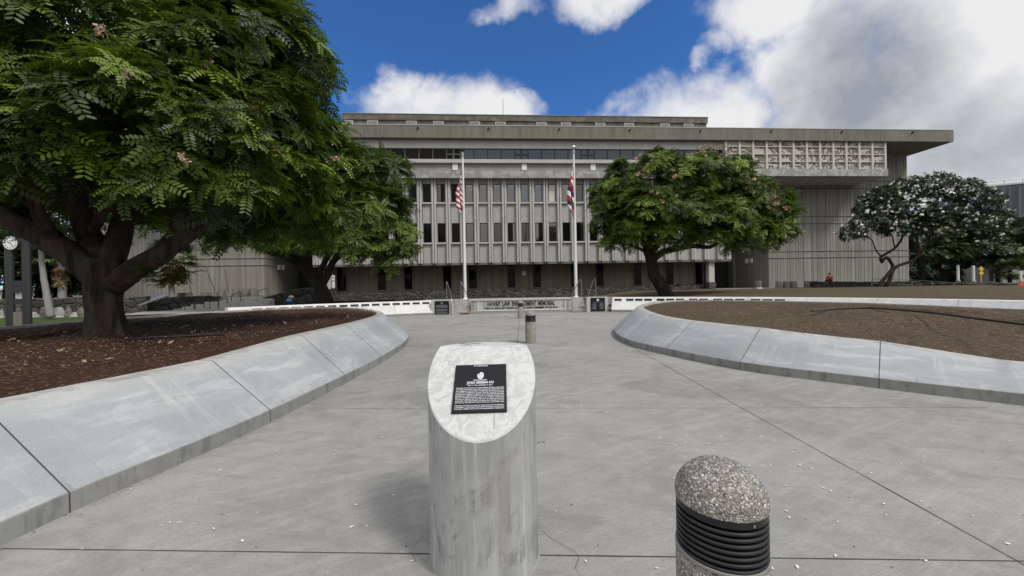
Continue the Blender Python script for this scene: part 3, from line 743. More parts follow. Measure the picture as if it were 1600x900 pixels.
lines = ["THE VISION OF THE HAWAI'I LAW ENFORCEMENT MEMORIAL, DEDICATED", "TO THOSE WHO MADE THE ULTIMATE SACRIFICE, ORIGINATED WITH", "JOAN GRIBBIN-AIU. SHE FOUNDED THE MEMORIAL FOUNDATION SO THAT", "A GRATEFUL COMMUNITY WOULD HONOR ITS FALLEN OFFICERS", "FOREVER, AND CHERISH THE MEMORY AND ACHIEVEMENTS MEMORIAL", "REPRESENTS. UNENDING DEVOTION TO FAMILIES, FRIENDS AND", "FELLOW OFFICERS SHOWED WHAT IT IS TO SERVE. THE PEOPLE", "OF HAWAI'I ARE BETTER FOR HER GIFT OF TIME AND SERVICE.", "A MOTHER, WIFE AND FRIEND, SHE GAVE FOR OTHERS ALL THAT", "SHE COULD, PROTECTING AND LOVING ALL WHO KNEW HER."]
tx = []
def pl_text(s, size, y, width=None, bold=0.0, x=0): tx.append(text_mesh(s, size, None, 'lt', None, pm @ Matrix.Translation((x, y, .0148)), .0004, width=width, bold=bold))
pl_text('In memoriam', .0125, .143, .082, .0004)
pl_text('JOAN GRIBBIN AIU', .022, .0225, .155, .0007)
pl_text('MAY 7, 1964 - JANUARY 31, 2011', .0098, .0085, .140, .0003)
for i, s in enumerate(lines): pl_text(s, .0085, -.0085 - i * .0103, .272, .0002)
for i, s in enumerate(["THE BOARD OF DIRECTORS WISH TO THANK JOAN FOR THE MEMORIAL,", "A TESTAMENT TO HER VISION, DEDICATION AND SPIRIT. DONATED BY", "THE FAMILY, FRIENDS AND STATE LAW ENFORCEMENT COMMUNITY."]): pl_text(s, .0085, -.1195 - i * .0103, .272, .0002)
join_meshes(tx, 'lettering', 'engrave', plq)
po = MB(); pts = []
for a in range(28):
    th = 2 * math.pi * a / 28; r = .020 * (1 + .16 * math.sin(th)) ; pts.append(pm @ Vector((r * math.cos(th) * .95, .076 + .026 * math.sin(th), .0148)))
po.add(pts, [tuple(range(28))])
for sx in (-1, 1):
    po.add([pm @ Vector((sx * .0075 + .0042 * math.cos(t), .082 + .0026 * math.sin(t), .0152)) for t in [k * .628 for k in range(10)]], [tuple(range(10))], 1)
po.add([pm @ Vector(p) for p in ((-.009, .064, .0152), (0, .0595, .0152), (.009, .064, .0152), (0, .0625, .0152))], [(0, 1, 2, 3)], 1)
po.add([pm @ Vector(p) for p in ((-.0195, .085, .0152), (-.013, .099, .0152), (.002, .103, .0152), (-.004, .094, .0152), (-.014, .088, .0152))], [(0, 1, 2, 3, 4)], 1)
po.add([pm @ Vector(p) for p in ((-.045, .0455, .0148), (-.02, .044, .0148), (.02, .044, .0148), (.042, .0455, .0148), (.03, .050, .0148), (.01, .0475, .0148), (-.012, .0475, .0148), (-.03, .050, .0148))], [tuple(range(8))])
po.build('portrait_engraving', ['engrave', 'granite'], plq)
MB().add([sm @ Vector(p) for p in ((.078, -.268, .0016), (.082, -.268, .0016), (.081, -.352, .0016), (.078, -.352, .0016))], [(0, 1, 2, 3)]).build('surface_crack', 'kerb', ped)
pb = MB(); pb.tube([sm @ Vector((-.15 + i * .022, .222 + .003 * math.sin(i * 2), .003)) for i in range(7)], .003, 5); pb.build('chipped_edge', 'kerb', ped)
MB().lathe([(RR + .012, 0), (RR + .008, .006), (RR + .001, .010), (RR + .001, -.01)], 48).build('grout_collar', 'kerb', ped)

# ---------------------------------------------------------------- bollards
def make_bollard(loc, label, rz=0):
    t = thing('path_bollard', label, 'bollard', loc, rz, 'exposed aggregate bollards with black louvres')
    r = .152; H0 = .60; H1 = .775; HT = .915
    MB().lathe([(r, -.02), (r, H0 - .012), (r - .006, H0), (r - .03, H0)], 64).build('shaft', 'agg', t)
    prof = [(r - .006, H0 + .0), (r - .006, H0 + .004)]
    prof = [(r - .02, H0)]
    nb = 7; band = H1 - H0
    for i in range(nb):
        z = H0 + .004 + i * (band - .03) / nb; dz = (band - .03) / nb
        prof += [(r - .020, z), (r - .004, z + .001), (r - .003, z + dz * .35), (r - .006, z + dz * .55), (r - .020, z + dz * .62)]
    prof += [(r - .006, H1 - .026), (r - .004, H1 - .024), (r - .004, H1 - .001), (r - .02, H1)]
    MB().lathe(prof, 64).build('louvre_band', 'blackplastic', t, sharp=30)
    MB().lathe([(r + .0005, H0 - .004), (r + .001, H0 + .004), (r - .006, H0 + .005)], 64).build('rim', 'kerb', t)
    dome = [(r - .02, H1), (r - .001, H1 + .001), (r, H1 + .008)] + [(r * math.cos(a), H1 + .012 + (HT - H1 - .012) * math.sin(a)) for a in [R(5 * k) for k in range(1, 18)]] + [(.004, HT)]
    d = MB().lathe(dome, 64); d.build('dome_cap', 'agg', t)
    sc = MB().lathe([(.005, 0), (.005, .003), (.003, .004)], 10).build('fixing_screw', 'rail', t)
    sc.rotation_euler = (R(90), 0, 0); sc.location = (0, -(r - .003), H1 - .013)
    return t
B0 = make_bollard((.740, 1.392, 0), 'large foreground bollard with pebbled dome and black louvre band, cut by the picture edge')
for p, lab in (((.50, 10.75, 0), 'bollard standing alone behind the plaque pedestal, middle one of the row'), ((.405, 19.4, 0), 'smallest bollard, in front of the wall lettering')):
    b = copy_tree(B0); b.location = p; b['label'] = lab
B0.rotation_euler.z = R(12)
MB_ = MB().box((-.4, -.03, 0), (.4, .03, .01))

# ---------------------------------------------------------------- the court building
bld = thing('court_building', 'wide grey concrete courthouse with a flat overhanging roof and ribbed window front', 'building', (0, 41, 0), PHI)
def bx(name, mat, s0, s1, t0, t1, z0, z1, parent=None, bevel=0):
    return MB().box((s0, t0, z0), (s1, t1, z1)).build(name, mat, parent or bld, bevel=bevel)
sR = 49.92; sFL, sFR = -20.44, 24.29; mid_s = (sFL + sFR) / 2; sL = 2 * mid_s - sR
z = ZB
# roof and penthouse
roof = bx('roof_slab', 'fascia', sL, sR, -1.2, 26, z(216, -1.2), z(197, -1.2))
bx('roof_edge_flashing', 'light', sL - .01, sR + .01, -1.23, -1.05, z(197, -1.2) + .002, z(197, -1.2) + .07, roof)
for i in range(-4, 8):
    px = 653 + i * 110.3; o = MB().tube([(SB(px, -1.2, 201), -1.34, z(201.5, -1.2)), (SB(px, -1.2, 201), -1.19, z(201.5, -1.2))], .1, 8).build('drain_spout', 'darkframe', roof)
jm = MB()
for px in range(560, 1490, 37): s = SB(px, -1.2, 206); jm.box((s - .012, -1.204, z(216, -1.2) + .01), (s + .012, -1.19, z(198, -1.2)))
jm.build('fascia_joints', 'kerb', roof)
tP = 2.0; s0, s1 = SB(535, tP, 190), SB(1106, tP, 188)
pen = bx('penthouse', 'penthouse', s0 + .1, s1 - .1, tP + .12, tP + 12, z(197, -1.2) + .01, z(189, tP))
bx('parapet', 'penthouse', s0, s1, tP, tP + 12.3, z(189, tP), z(180.3, tP), pen)
bx('coping', 'kerb', s0 - .04, s1 + .04, tP - .05, tP + 12.4, z(180.3, tP) + .002, z(179.4, tP), pen)
for px in (543, 582, 643, 685, 742, 782, 846, 884, 938, 983, 1039, 1076):
    s = SB(px, tP, 193); v = bx('vent', 'vent', s - .56, s + .56, tP - .02, tP + .2, z(196, tP), z(190.6, tP), pen)
    m = MB()
    for q in range(3): m.box((s - .5, tP - .05, z(195.4 - q * 1.7, tP)), (s + .5, tP - .021, z(194.6 - q * 1.7, tP)))
    m.build('louvre', 'mid', v)
# upper storey
sUR = SB(1131, -.6, 240); sUL = 2 * mid_s - sUR
bx('upper_soffit_beam', 'mid', sL + 3, sR - 7.8, -.62, 3, z(219.8, -.62), z(216, -1.2) - .002)
bx('upper_band', 'whiteconc', sUL, sUR, -.55, .6, z(232, -.55), z(219.8, -.62) - .003)
bx('window_back_wall', 'darkroom', sUL, sUR, -.2, .5, z(250.5, -.45), z(232, -.55) - .003)
pitch = 21.65
ztop, zbot = z(232, -.55), z(250.5, -.45)
k0 = SB(654.5, -.45, 241); ps = (SB(867, -.45, 241) - k0) / 10
i = -1
for i in range(-7, 23):
    a, b = k0 + i * ps, k0 + (i + 1) * ps
    if b > sUR or a < sUL: continue
    op = i in (2, 7, 12, 17, -3)
    f = MB(); fw = .05
    f.box((a, -.46, zbot), (a + fw, -.3, ztop)); f.box((b - fw, -.46, zbot), (b, -.3, ztop)); f.box((a + fw, -.46, zbot), (b - fw, -.3, zbot + .06)); f.box((a + fw, -.46, ztop - .06), (b - fw, -.3, ztop))
    if op:
        f.box(((a + b) / 2 - .09, -.47, zbot + .06), ((a + b) / 2 + .09, -.3, ztop - .06)); f.box((a + fw, -.465, (zbot + ztop) / 2 - .06), ((a + b) / 2 - .09, -.3, (zbot + ztop) / 2 + .06)); f.box(((a + b) / 2 + .09, -.465, (zbot + ztop) / 2 - .06), (b - fw, -.3, (zbot + ztop) / 2 + .06))
    f = f.build('strip_window', 'darkframe' if a > -6 else 'greyframe', bld)
    g = MB().box((a + fw * .5, -.40, zbot + .03), (b - fw * .5, -.36, ztop - .03)).build('pane', 'glassblue' if i > 2 else 'glassdark', f)  # low-reflection glass in the left bays imitates their dark reflections
bx('sill_ledge', 'light', sUL, sUR, -.78, .5, z(254.3, -.78), z(250.5, -.45) - .003)
bx('parapet_wall', 'mid', sUL, sUR, -.5, .5, z(267, -.5), z(254.3, -.78) - .003)
for px in (711, 819, 926.5):
    s = SB(px, -.55, 260); bx('flood_light_box', 'whitebox', s - .27, s + .27, -.62, -.502, z(266, -.6), z(255.5, -.6), bevel=.02)
bx('floor_ledge', 'ledge', sUL, sUR, -.85, .5, z(278, -.85), z(267, -.85))
# ribbed window front
zT = z(278, -.85) - .003; zB = z(409.5, -.3)
core = bx('front_panels', 'panel', sFL, sFR, .0, 25, zB, zT)
bay = 1.475; sp = -9.53
wins = {0: (z(316.6, 0), z(287.8, 0)), 1: (z(378.3, 0), z(348.4, 0))}
ribs = MB()
pair = [sp + bay * i for i in range(-7, 23)]
for s in pair:
    for dx in (-.125, .125): ribs.box((s + dx - .085, -.38, zB - .02), (s + dx + .085, -.003, zT - .002))
    ribs.box((s - .04, -.12, zB - .01), (s + .04, -.003, zT - .003))
ribs.build('facade_rib', 'rib', bld)
def kind_of(row, i):  # picks glass per bay to imitate the bright and dark reflections
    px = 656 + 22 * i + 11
    if row == 0: return 'glassdark' if px < 726 else ('glasspale' if 858 < px < 880 else ('glassrefl' if px < 905 else 'glassmid'))
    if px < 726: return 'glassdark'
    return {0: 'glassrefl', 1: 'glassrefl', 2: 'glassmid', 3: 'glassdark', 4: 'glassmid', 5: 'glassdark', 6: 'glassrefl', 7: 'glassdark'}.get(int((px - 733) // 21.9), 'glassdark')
sp_ = MB(); edges = [sFL] + pair + [sFR]
for i in range(len(pair) - 1):
    a, b = pair[i] + .22, pair[i + 1] - .22
    for row in (0, 1):
        zb, zt = wins[row]
        wl, wr = a + .10, b - .10
        fr = MB(); fw = .07
        fr.box((wl, -.10, zb), (wl + fw, -.003, zt)); fr.box((wr - fw, -.10, zb), (wr, -.003, zt)); fr.box((wl + fw, -.10, zb), (wr - fw, -.003, zb + fw)); fr.box((wl + fw, -.10, zt - fw), (wr - fw, -.003, zt))
        fr = fr.build('window', 'darkframe', bld)
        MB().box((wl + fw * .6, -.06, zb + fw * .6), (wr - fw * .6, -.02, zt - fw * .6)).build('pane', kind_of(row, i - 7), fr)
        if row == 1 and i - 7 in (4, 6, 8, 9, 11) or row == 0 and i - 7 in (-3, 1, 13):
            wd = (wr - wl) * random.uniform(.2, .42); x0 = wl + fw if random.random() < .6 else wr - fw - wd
            MB().box((x0, -.064, zb + fw), (x0 + wd, -.0605, zt - fw)).build('reflection_strip', 'glassrefl' if row else 'glassmid', fr)  # added strip of brighter glass imitating reflections and curtains in the pane
        MB().box((a - .04, -.30, zb - .16), (b + .04, -.003, zb - .004)).build('sill', 'rib', fr)
    # cheeks, spandrel panels
    for zlo, zhi in ((zB, wins[1][0] - .17), (wins[1][1] + .02, wins[0][0] - .17), (wins[0][1] + .02, zT - .004)):
        sp_.box((a + .06, -.09, zlo), (b - .06, -.004, zhi))
    for row in (0, 1):
        zb, zt = wins[row]; sp_.box((a - .0, -.20, zb), (a + .095, -.004, zt + .02)); sp_.box((b - .095, -.20, zb), (b, -.004, zt + .02))
sp_.build('spandrel_panel', 'panel', bld)
bx('end_panel', 'panel', sFL - .02, sFL + .5, -.25, -.003, zB - .01, zT - .003); bx('end_panel', 'panel', sFR - .5, sFR + .02, -.25, -.003, zB - .01, zT - .003)
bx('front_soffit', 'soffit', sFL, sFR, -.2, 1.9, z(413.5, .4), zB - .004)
# ground floor
tG = 1.75; zg1 = z(413.5, .4) - .003; zg0 = .6
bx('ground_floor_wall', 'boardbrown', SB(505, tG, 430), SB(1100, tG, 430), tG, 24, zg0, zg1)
gl = MB()
gw = [(527, 541), (590, 603), (632, 644), (692.5, 705), (732.5, 745), (793, 805), (833, 845), (892, 900), (931, 943), (990, 1002), (1040, 1052), (1086, 1098)]
for a, b in gw:
    sa, sb = SB(a, tG, 430), SB(b, tG, 430); za, zb = z(449.5, tG), z(415, tG)
    f = MB(); f.box((sa - .06, tG - .08, za - .1), (sa, tG - .003, zb)); f.box((sb, tG - .08, za - .1), (sb + .06, tG - .003, zb)); f.box((sa, tG - .1, za - .1), (sb, tG - .003, za))
    f = f.build('slot_window', 'soffit', bld)
    MB().box((sa, tG - .05, za), (sb, tG - .003, zb)).build('pane', 'glassdark', f)
pil = MB()
for px in (549, 612, 655, 716, 727, 750, 812, 826, 905, 921, 1013, 1022, 1062):
    s = SB(px, tG, 430); bx('wall_fin', 'boardbrown', s - .03, s + .03, tG - .05, tG - .003, zg0, zg1)
bx('stone_base', 'stone', SB(508, .5, 455), SB(1093, .5, 455), .45, tG - .004, .5, z(452, .5))
for a, b, base in ((509, 516.5, True), (1108, 1116.5, True)):
    sa, sb = SB(a, .1, 430), SB(b, .1, 430)
    c = bx('column', 'light', sa, sb, .1, .7, z(446.5, .1), zB - .02)
    bx('stone_pier', 'stone', sa - .05, sb + .1, .02, .8, .5, z(446.5, .1) - .003, c)
bx('side_stone_base', 'stonedark', SB(1060, 1.2, 450), SB(1108, .5, 450), 1.0, 1.7, .5, z(449.5, 1.0))
# end towers
zR = z(216, -1.2) - .004
def tower(sa, sb, inner, tB=2.8):
    tw = MB().box((sa, tB, .4), (sb, 24, zR)).build('concrete_tower', 'board', bld)
    lo = MB()
    for q in (388, 398, 334, 345, 279, 290):
        zz = BL(1300, q + 4, tB)[1]
        lo.box((sa - .05, tB - .07, zz - .01), (sb + .05, tB + .02, zz + .05), 0); lo.box((sa - .01, tB - .045, zz - .06), (sb + .01, tB + .02, zz - .012), 1)  # lower dark strip puts the groove's shade into the colour
        if inner < 0: lo.box((sa - .05, tB + .02, zz - .01), (sa + .02, 10, zz + .05), 0)
        else: lo.box((sb - .02, tB + .02, zz - .01), (sb + .05, 10, zz + .05), 0)
    lo.build('pour_line', ['board', 'joint'], tw)
    rb = MB(); s = sa + .1
    while s < sb - .2:
        ww = random.choice((.05, .07, .09)); rb.box((s, tB - random.choice((.025, .04)), .45), (s + ww, tB - .002, zR - .02)); s += random.choice((.22, .27, .36, .5))
    rb.build('board_mark', 'board', tw)
    return tw
tR = tower(30.95, 48.93, -1); tL = tower(-43.58, -26.94, 1)
lm = MB()
bx('link_wall', 'darkroom', sFR - .3, 31.1, 10.4, 11, .4, zR); bx('link_wall', 'darkroom', -27.1, sFL + .3, 10.4, 11, .4, zR)
bx('corner_post', 'mid', SB(1146, 9, 420), SB(1149, 9, 420), 9, 9.4, .4, zR - 6)
for s in (30.80, -26.80):
    for t in (5.6, 6.5): MB().box((s - .12, t - .2, 4.15), (s + .12, t + .2, 4.75)).build('wall_lamp', 'whitebox', bld, bevel=.04)
def crack_line(pts, parent):
    m = MB(); q = [BL(px, py, 2.74) for px, py in pts]
    for (s0, z0), (s1, z1) in zip(q, q[1:]): m.add([(s0 - .022, 2.742, z0), (s0 + .022, 2.742, z0), (s1 + .022, 2.742, z1), (s1 - .022, 2.742, z1)], [(0, 1, 2, 3)])
    m.build('wall_crack', 'joint', parent)
crack_line([(292, 414), (294, 425), (296, 436), (297, 447), (299, 459)], tL); crack_line([(319, 413), (324, 424), (328, 434), (332, 444), (335, 454)], tL); crack_line([(351, 420), (354, 432), (355, 446), (356, 458)], tL)
# balconies with cast screens
zb0, zb1 = z(275.3, -1.1), z(267, -1.1)
zb0, zb1 = 13.23, 14.02
def balcony(sa, sb, outer):
    sl = MB().box((sa, -1.1, zb0), (sb, 2.79, zb1)).build('balcony_slab', 'ledge', bld)
    ia, ib = (sa, sb - .17) if outer > 0 else (sa + .17, sb)
    zs0, zs1 = zb1 + .003, 17.30
    MB().box((ia, -.35, zs0), (ib - .02, 2.78, zR - .4)).build('balcony_room', 'darkroom', sl)
    scr = thing('screen', None, None); del scr
    fr = MB(); nc = int(round((ib - ia) / 1.53)); cw_ = (ib - ia) / nc
    for i in range(nc + 1): x = ia + i * cw_; fr.box((x - .11, -1.0, zs0), (x + .11, -.36, zs1))
    rz_ = [zs0 + (zs1 - zs0) * q / 4 for q in range(5)]
    for q in range(1, 4): fr.box((ia + .11, -.96, rz_[q] - .04), (ib - .11, -.6, rz_[q] + .04))
    fr.box((ia, -1.02, zs1), (ib, -.36, zs1 + .06))
    fo = fr.build('screen_frame', 'screenframe', sl)
    cx = ia + (ib - ia) * .57; cz = zs0 - .3
    cell = .16
    for c in range(nc):
        gm = MB(); xa, xb = ia + c * cw_ + .11, ia + (c + 1) * cw_ - .11
        for q in range(4):
            za, zb_ = rz_[q] + .04, rz_[q + 1] - .04
            nx = int((xb - xa) / cell); nz = int((zb_ - za) / cell); dx = (xb - xa) / nx; dz = (zb_ - za) / nz
            for a in range(nx):
                for b in range(nz):
                    x, zz = xa + (a + .5) * dx, za + (b + .5) * dz
                    th = math.atan2(zz - cz, (x - cx) * .75); wdg = (th * 13 / math.pi) % 1; rr = math.hypot(x - cx, zz - cz)
                    solid = wdg < .34 if rr > 1.0 else ((rr * 3) % 1 < .5)
                    if (int(th * 13 / math.pi) * 7 + c * 3 + q) % 5 == 0: solid = solid or wdg < .62
                    if not solid: solid = random.random() < .2
                    X0, X1, Z0, Z1 = xa + a * dx, xa + (a + 1) * dx, za + b * dz, za + (b + 1) * dz
                    if solid: gm.box((X0, -.84, Z0), (X1, -.74, Z1))
                    else: gm.box((X0, -.835, Z0 - .014), (X1, -.745, Z0 + .018)); gm.box((X0 - .014, -.833, Z0), (X0 + .018, -.747, Z1))
        gm.build('screen_grille', 'screen', sl)
    return sl
balcony(SB(1133, -.8, 240), 42.09, 1)
bx('balcony_slab', 'ledge', 2 * mid_s - 42.09, sUL, -1.1, 2.79, zb0, zb1)
mast = MB().tube([(SB(786, 6, 170), 6, z(181, tP)), (SB(786, 6, 170), 6, z(155, 6))], .035, 6).build('antenna_mast', 'rail', bld)

# things fixed at the building but of their own
def wall_sign(px, py, t, w, h, label, lines_=3):
    s, zz = BL(px, py, t); o = thing('wall_sign', label, 'sign', BW(s, t, zz), PHI, 'small white wall signs')
    MB().box((-w / 2, -.03, -h / 2), (w / 2, 0, h / 2)).build('sign_plate', 'signwhite', o)
    m = MB()
    for i in range(lines_): m.box((-w * .35, -.034, h * .28 - i * h * .27), (w * .35, -.031, h * .36 - i * h * .27))
    m.build('sign_text', 'greyframe', o)
wall_sign(819, 427, tG - .055, .42, .46, 'small white notice between two slot windows on the brown ground floor wall')
wall_sign(1015, 429, tG - .055, .22, .32, 'tiny pale notice on the ground floor wall, beside the leaning trunk of the blossoming tree')
wall_sign(284, 438, 2.75, .52, .46, 'white notice on the plain concrete tower wall, near the palm skirt', 2)
wall_sign(521, 440, .09, .3, 1.3, 'tall pale notice on the column under the window front', 2)

# lava rock planter at the right tower, seated person
lwk = thing('lava_rock_wall', 'long low dark lava rock wall below the board marked tower, with a person sitting on it', 'wall')
def rough_wall(a, b, h, th, mat, parent, name='rock_courses', zb=.6):
    a = Vector(a); b = Vector(b); d = (b - a); L = d.length; d.normalize(); nn = Vector((-d.y, d.x, 0)) * th
    k = int(L / .35) + 1; m = MB(); top = []
    for i in range(k + 1):
        p = a + d * (L * i / k); hh = h(i / k) if callable(h) else h
        hh += random.uniform(-.05, .05)
        q = p + nn * random.uniform(-.08, .04) * 1
        m.v += [(q.x, q.y, zb), (q.x, q.y, p.z + hh - .05), (q.x + nn.x * .15, q.y + nn.y * .15, p.z + hh), (p.x + nn.x, p.y + nn.y, p.z + hh + random.uniform(-.03, .03)), (p.x + nn.x, p.y + nn.y, zb)]
    for i in range(k):
        for q in range(4): m.f.append((i * 5 + q, (i + 1) * 5 + q, (i + 1) * 5 + q + 1, i * 5 + q + 1)); m.mi.append(0); m.sm.append(False)
    m.f += [tuple(range(5)), tuple(k * 5 + q for q in range(5))]; m.mi += [0, 0]; m.sm += [False, False]
    return m.build(name, mat, parent)
pa, pb_ = P(1276, 449, 40.5), P(1440, 450, 41.5)
rough_wall((pa.x, pa.y, 1.0), (pb_.x, pb_.y, .8), .62, .8, 'stonedark', lwk, zb=.5)

def skin_body(name, verts, edges, rad, mat, parent, sub=1, root=0):
    me = bpy.data.meshes.new(name); me.from_pydata(verts, edges, []); o = bpy.data.objects.new(name, me); COL.objects.link(o); o.parent = parent
    sk = o.modifiers.new('skin', 'SKIN')
    for i, r in enumerate(rad): me.skin_vertices[0].data[i].radius = (r, r) if not hasattr(r, '__len__') else r
    me.skin_vertices[0].data[root].use_root = True
    sb = o.modifiers.new('sub', 'SUBSURF'); sb.levels = sub; sb.render_levels = sub
    me.materials.append(M[mat]); return o
pp = P(1297, 447, 40.75)
per = thing('person', 'person in a red top sitting hunched on the dark lava rock wall, seen from behind', 'person', (pp.x, pp.y, 1.66), R(170))
bv = [(0, 0, .10), (0, .03, .30), (0, .01, .50), (0, -.05, .60), (0, -.10, .74), (.11, -.08, .08), (.13, -.48, .10), (.13, -.50, -.34), (.13, -.64, -.38), (-.11, -.08, .08), (-.13, -.48, .10), (-.13, -.50, -.34), (-.13, -.64, -.38), (.20, -.01, .50), (.27, -.10, .26), (.16, -.34, .18), (.10, -.40, .18), (-.20, -.01, .50), (-.27, -.10, .26), (-.16, -.34, .18), (-.10, -.40, .18)]
be = [(0, 1), (1, 2), (2, 3), (3, 4), (0, 5), (5, 6), (6, 7), (7, 8), (0, 9), (9, 10), (10, 11), (11, 12), (2, 13), (13, 14), (14, 15), (15, 16), (2, 17), (17, 18), (18, 19), (19, 20)]
br = [(.15, .11), (.15, .11), (.15, .10), .055, (.085, .105), .085, .065, .05, .04, .085, .065, .05, .04, .06, .045, .035, .035, .06, .045, .035, .035]
skin_body('body', bv, be, br, 'skin', per, 2)
skin_body('red_jacket', [bv[i] for i in (0, 1, 2, 13, 14, 15, 17, 18, 19)], [(0, 1), (1, 2), (2, 3), (3, 4), (4, 5), (2, 6), (6, 7), (7, 8)], [(.19, .15), (.21, .15), (.18, .13), .085, .065, .05, .085, .065, .05], 'red', per, 2)
skin_body('trousers', [bv[i] for i in (0, 5, 6, 7, 9, 10, 11)], [(0, 1), (1, 2), (2, 3), (0, 4), (4, 5), (5, 6)], [(.17, .13), .1, .08, .065, .1, .08, .065], 'navycloth', per, 2)
hr = MB().lathe([(.02, -.06), (.085, -.05), (.105, .0), (.1, .05), (.07, .095), (.01, .115)], 16, (0, -.085, .775)).build('hair', 'hair', per)

# concrete pots
def pot(p, label, grp, r=.36, h=.72, first=[None]):
    if first[0] is None:
        t = thing('concrete_pot', label, 'pot', p, 0, grp)
        MB().lathe([(r * .95, 0), (r, .05), (r * .86, h * .7), (r * .80, h), (r * .68, h), (r * .66, h - .08), (.02, h - .09)], 24).build('pot_body', 'potconc', t)
        first[0] = t
    else:
        t = copy_tree(first[0]); t.location = p; t['label'] = label; t['group'] = grp
    return t
grpR = 'concrete pots along the right tower wall'
for px, lab in ((1217, 'tapered concrete pot by the tower wall, nearest the dark entry corner'), (1229, 'tapered concrete pot by the tower wall, in the middle of a close set of three'), (1240.5, 'tapered concrete pot by the tower wall, third from the dark entry'), (1262, 'tapered concrete pot by the tower wall after the wide gap in the row'), (1273, 'tapered concrete pot tucked at the end of the lava rock wall')):
    q = P(px, 450, 42.3); pot((q.x, q.y, 1.0), lab, grpR)
grpL = 'concrete pots along the left tower wall'
for px, lab in ((347, 'tapered concrete pot by the steps, nearest the end of the rock wall'), (369, 'tapered concrete pot by the steps, standing on a green patch behind the upper handrail'), (384, 'tapered concrete pot by the steps, second from the tower corner'), (396, 'tapered concrete pot nearest the corner of the shaded tower')):
    q = P(px, 462, 36.5); pot((q.x, q.y, 1.22), lab, grpL)
for px, lab in ((283, 'low pot rim showing above the dark rock wall, nearest the palm trunk'), (295, 'low pot rim above the dark rock wall, just past the white notice'), (320, 'low pot rim above the dark rock wall, under the first long wall crack'), (334, 'low pot rim above the dark rock wall, at its far end')):
    q = P(px, 461, 37.5); pot((q.x, q.y, .95), lab, 'pot rims above the dark rock wall')
q = P(1184.5, 452, 41); bn = thing('waste_bin', 'stubby pale bin on a white foot in front of the shaded entry wall', 'bin', (q.x, q.y, 1.0))
MB().lathe([(.3, .1), (.33, .2), (.33, .82), (.27, .84), (.25, .78), (.02, .77)], 20).build('bin_body', 'potconc', bn)
MB().box((-.27, -.3, 0), (.27, .2, .12)).build('bin_foot', 'whitebox', bn); MB().lathe([(.25, .78), (.25, .9), (.12, .98), (.02, 1.0)], 16).build('bin_bag', 'darkroom', bn)

# ---------------------------------------------------------------- flagpoles and flags
def flagpole(px, base, top, label, ball):
    p = P(px, base, 25.8); tpz = P(px - 5, top, 25.8).z
    t = thing('flagpole', label, 'flagpole', (p.x, p.y, .84))
    H = tpz - .84
    MB().tube([(0, 0, 0), (0, 0, H * .5), (0, 0, H)], [.105, .09, .055], 20).build('pole', 'polewhite', t)
    MB().lathe([(.22, 0), (.22, .03), (.14, .06), (.11, .12)], 20).build('base_collar', 'polewhite', t)
    MB().lathe([(.07, H - .3), (.095, H - .28), (.095, H - .06), (.04, H), (.03, H + .05)], 16).build('truck', 'rail', t)
    bl = MB().lathe([(.01, -.13)] + [(.13 * math.cos(R(a)), .13 * math.sin(R(a))) for a in range(-75, 90, 15)] + [(.005, .13)], 20, (0, 0, H + .17)).build('finial_ball', 'chrome' if ball else 'darkframe', t)
    MB().tube([(-.125, -.03, .9), (-.12, -.03, H - .3)], .008, 5).build('halyard', 'rail', t)
    return t, p, H
def flag(pole, p, ztop, L, label, colour, name, lean, bunch):
    """a limp flag hanging in folds down its pole; u runs along the fly, v down the hoist"""
    t = tag(bpy.data.objects.new(name, bpy.data.meshes.new(name)), label, 'flag'); COL.objects.link(t)
    NU, NV = 44, 40; Hh, W = 1.5, 2.6; vs = []; fs = []; mi = []
    for a in range(NU + 1):
        u = a / NU
        for b in range(NV + 1):
            v = b / NV
            zz = ztop - v * L * .70 - (u ** .8) * L * .30
            env = min(1, v * 2.2 + .12) * min(1, (1 - v) * 4 + .25)
            amp = (.03 + .15 * math.sin(min(1, u * 2) * math.pi / 2)) * env
            ph = u * 11 + v * 2.2
            x = -.10 - lean * u * env + amp * math.cos(ph)
            y = -.14 - .1 * u + amp * math.sin(ph) + .03 * math.sin(v * 9 + u * 4)
            vs.append((x, y, zz))
    for a in range(NU):
        for b in range(NV):
            i = a * (NV + 1) + b; fs.append((i, i + NV + 1, i + NV + 2, i + 1)); mi.append(colour((a + .5) / NU, (b + .5) / NV))
    me = t.data; me.from_pydata(vs, [], fs)
    for q in ('flagred', 'flagwhite', 'flagblue'): me.materials.append(M[q])
    me.polygons.foreach_set('material_index', mi); me.polygons.foreach_set('use_smooth', [True] * len(fs))
    t.location = (p.x, p.y, 0)
    return t
def usa(u, v):
    if u < .4 and v < 7 / 13:
        a = u / .4 * 11; b = v / (7 / 13) * 9
        return 1 if ((int(a) + int(b)) % 2 == 0 and abs(a % 1 - .5) < .28 and abs(b % 1 - .5) < .28) else 2
    return int(v * 13) % 2
def hawaii(u, v):
    if u < .5 and v < .5:
        a, b = u / .5, v / .5
        if abs(a - .5) < .08 or abs(b - .5) < .12: return 0
        if abs(a - .5) < .15 or abs(b - .5) < .22: return 1
        return 1 if min(abs(a - b), abs(a + b - 1)) < .09 else 2
    return (1, 0, 2, 1, 0, 2, 1, 0)[int(v * 8)]
fp, p, H = flagpole(727, 468, 238, 'white flagpole with a dark tip, flying the red and white striped flag', False)
flag(fp, p, P(722, 258, 25.8).z, 3.55, 'limp flag of red and white stripes with a navy starred canton', usa, 'striped_flag', .26, .2)
fp, p, H = flagpole(900.5, 467, 234, 'white flagpole with a shiny ball finial, beside the steps with dark red tread', True)
flag(fp, p, P(895.5, 252, 25.8).z, 3.85, 'limp flag with wide white, red and navy bands', hawaii, 'banded_flag', .33, .18)

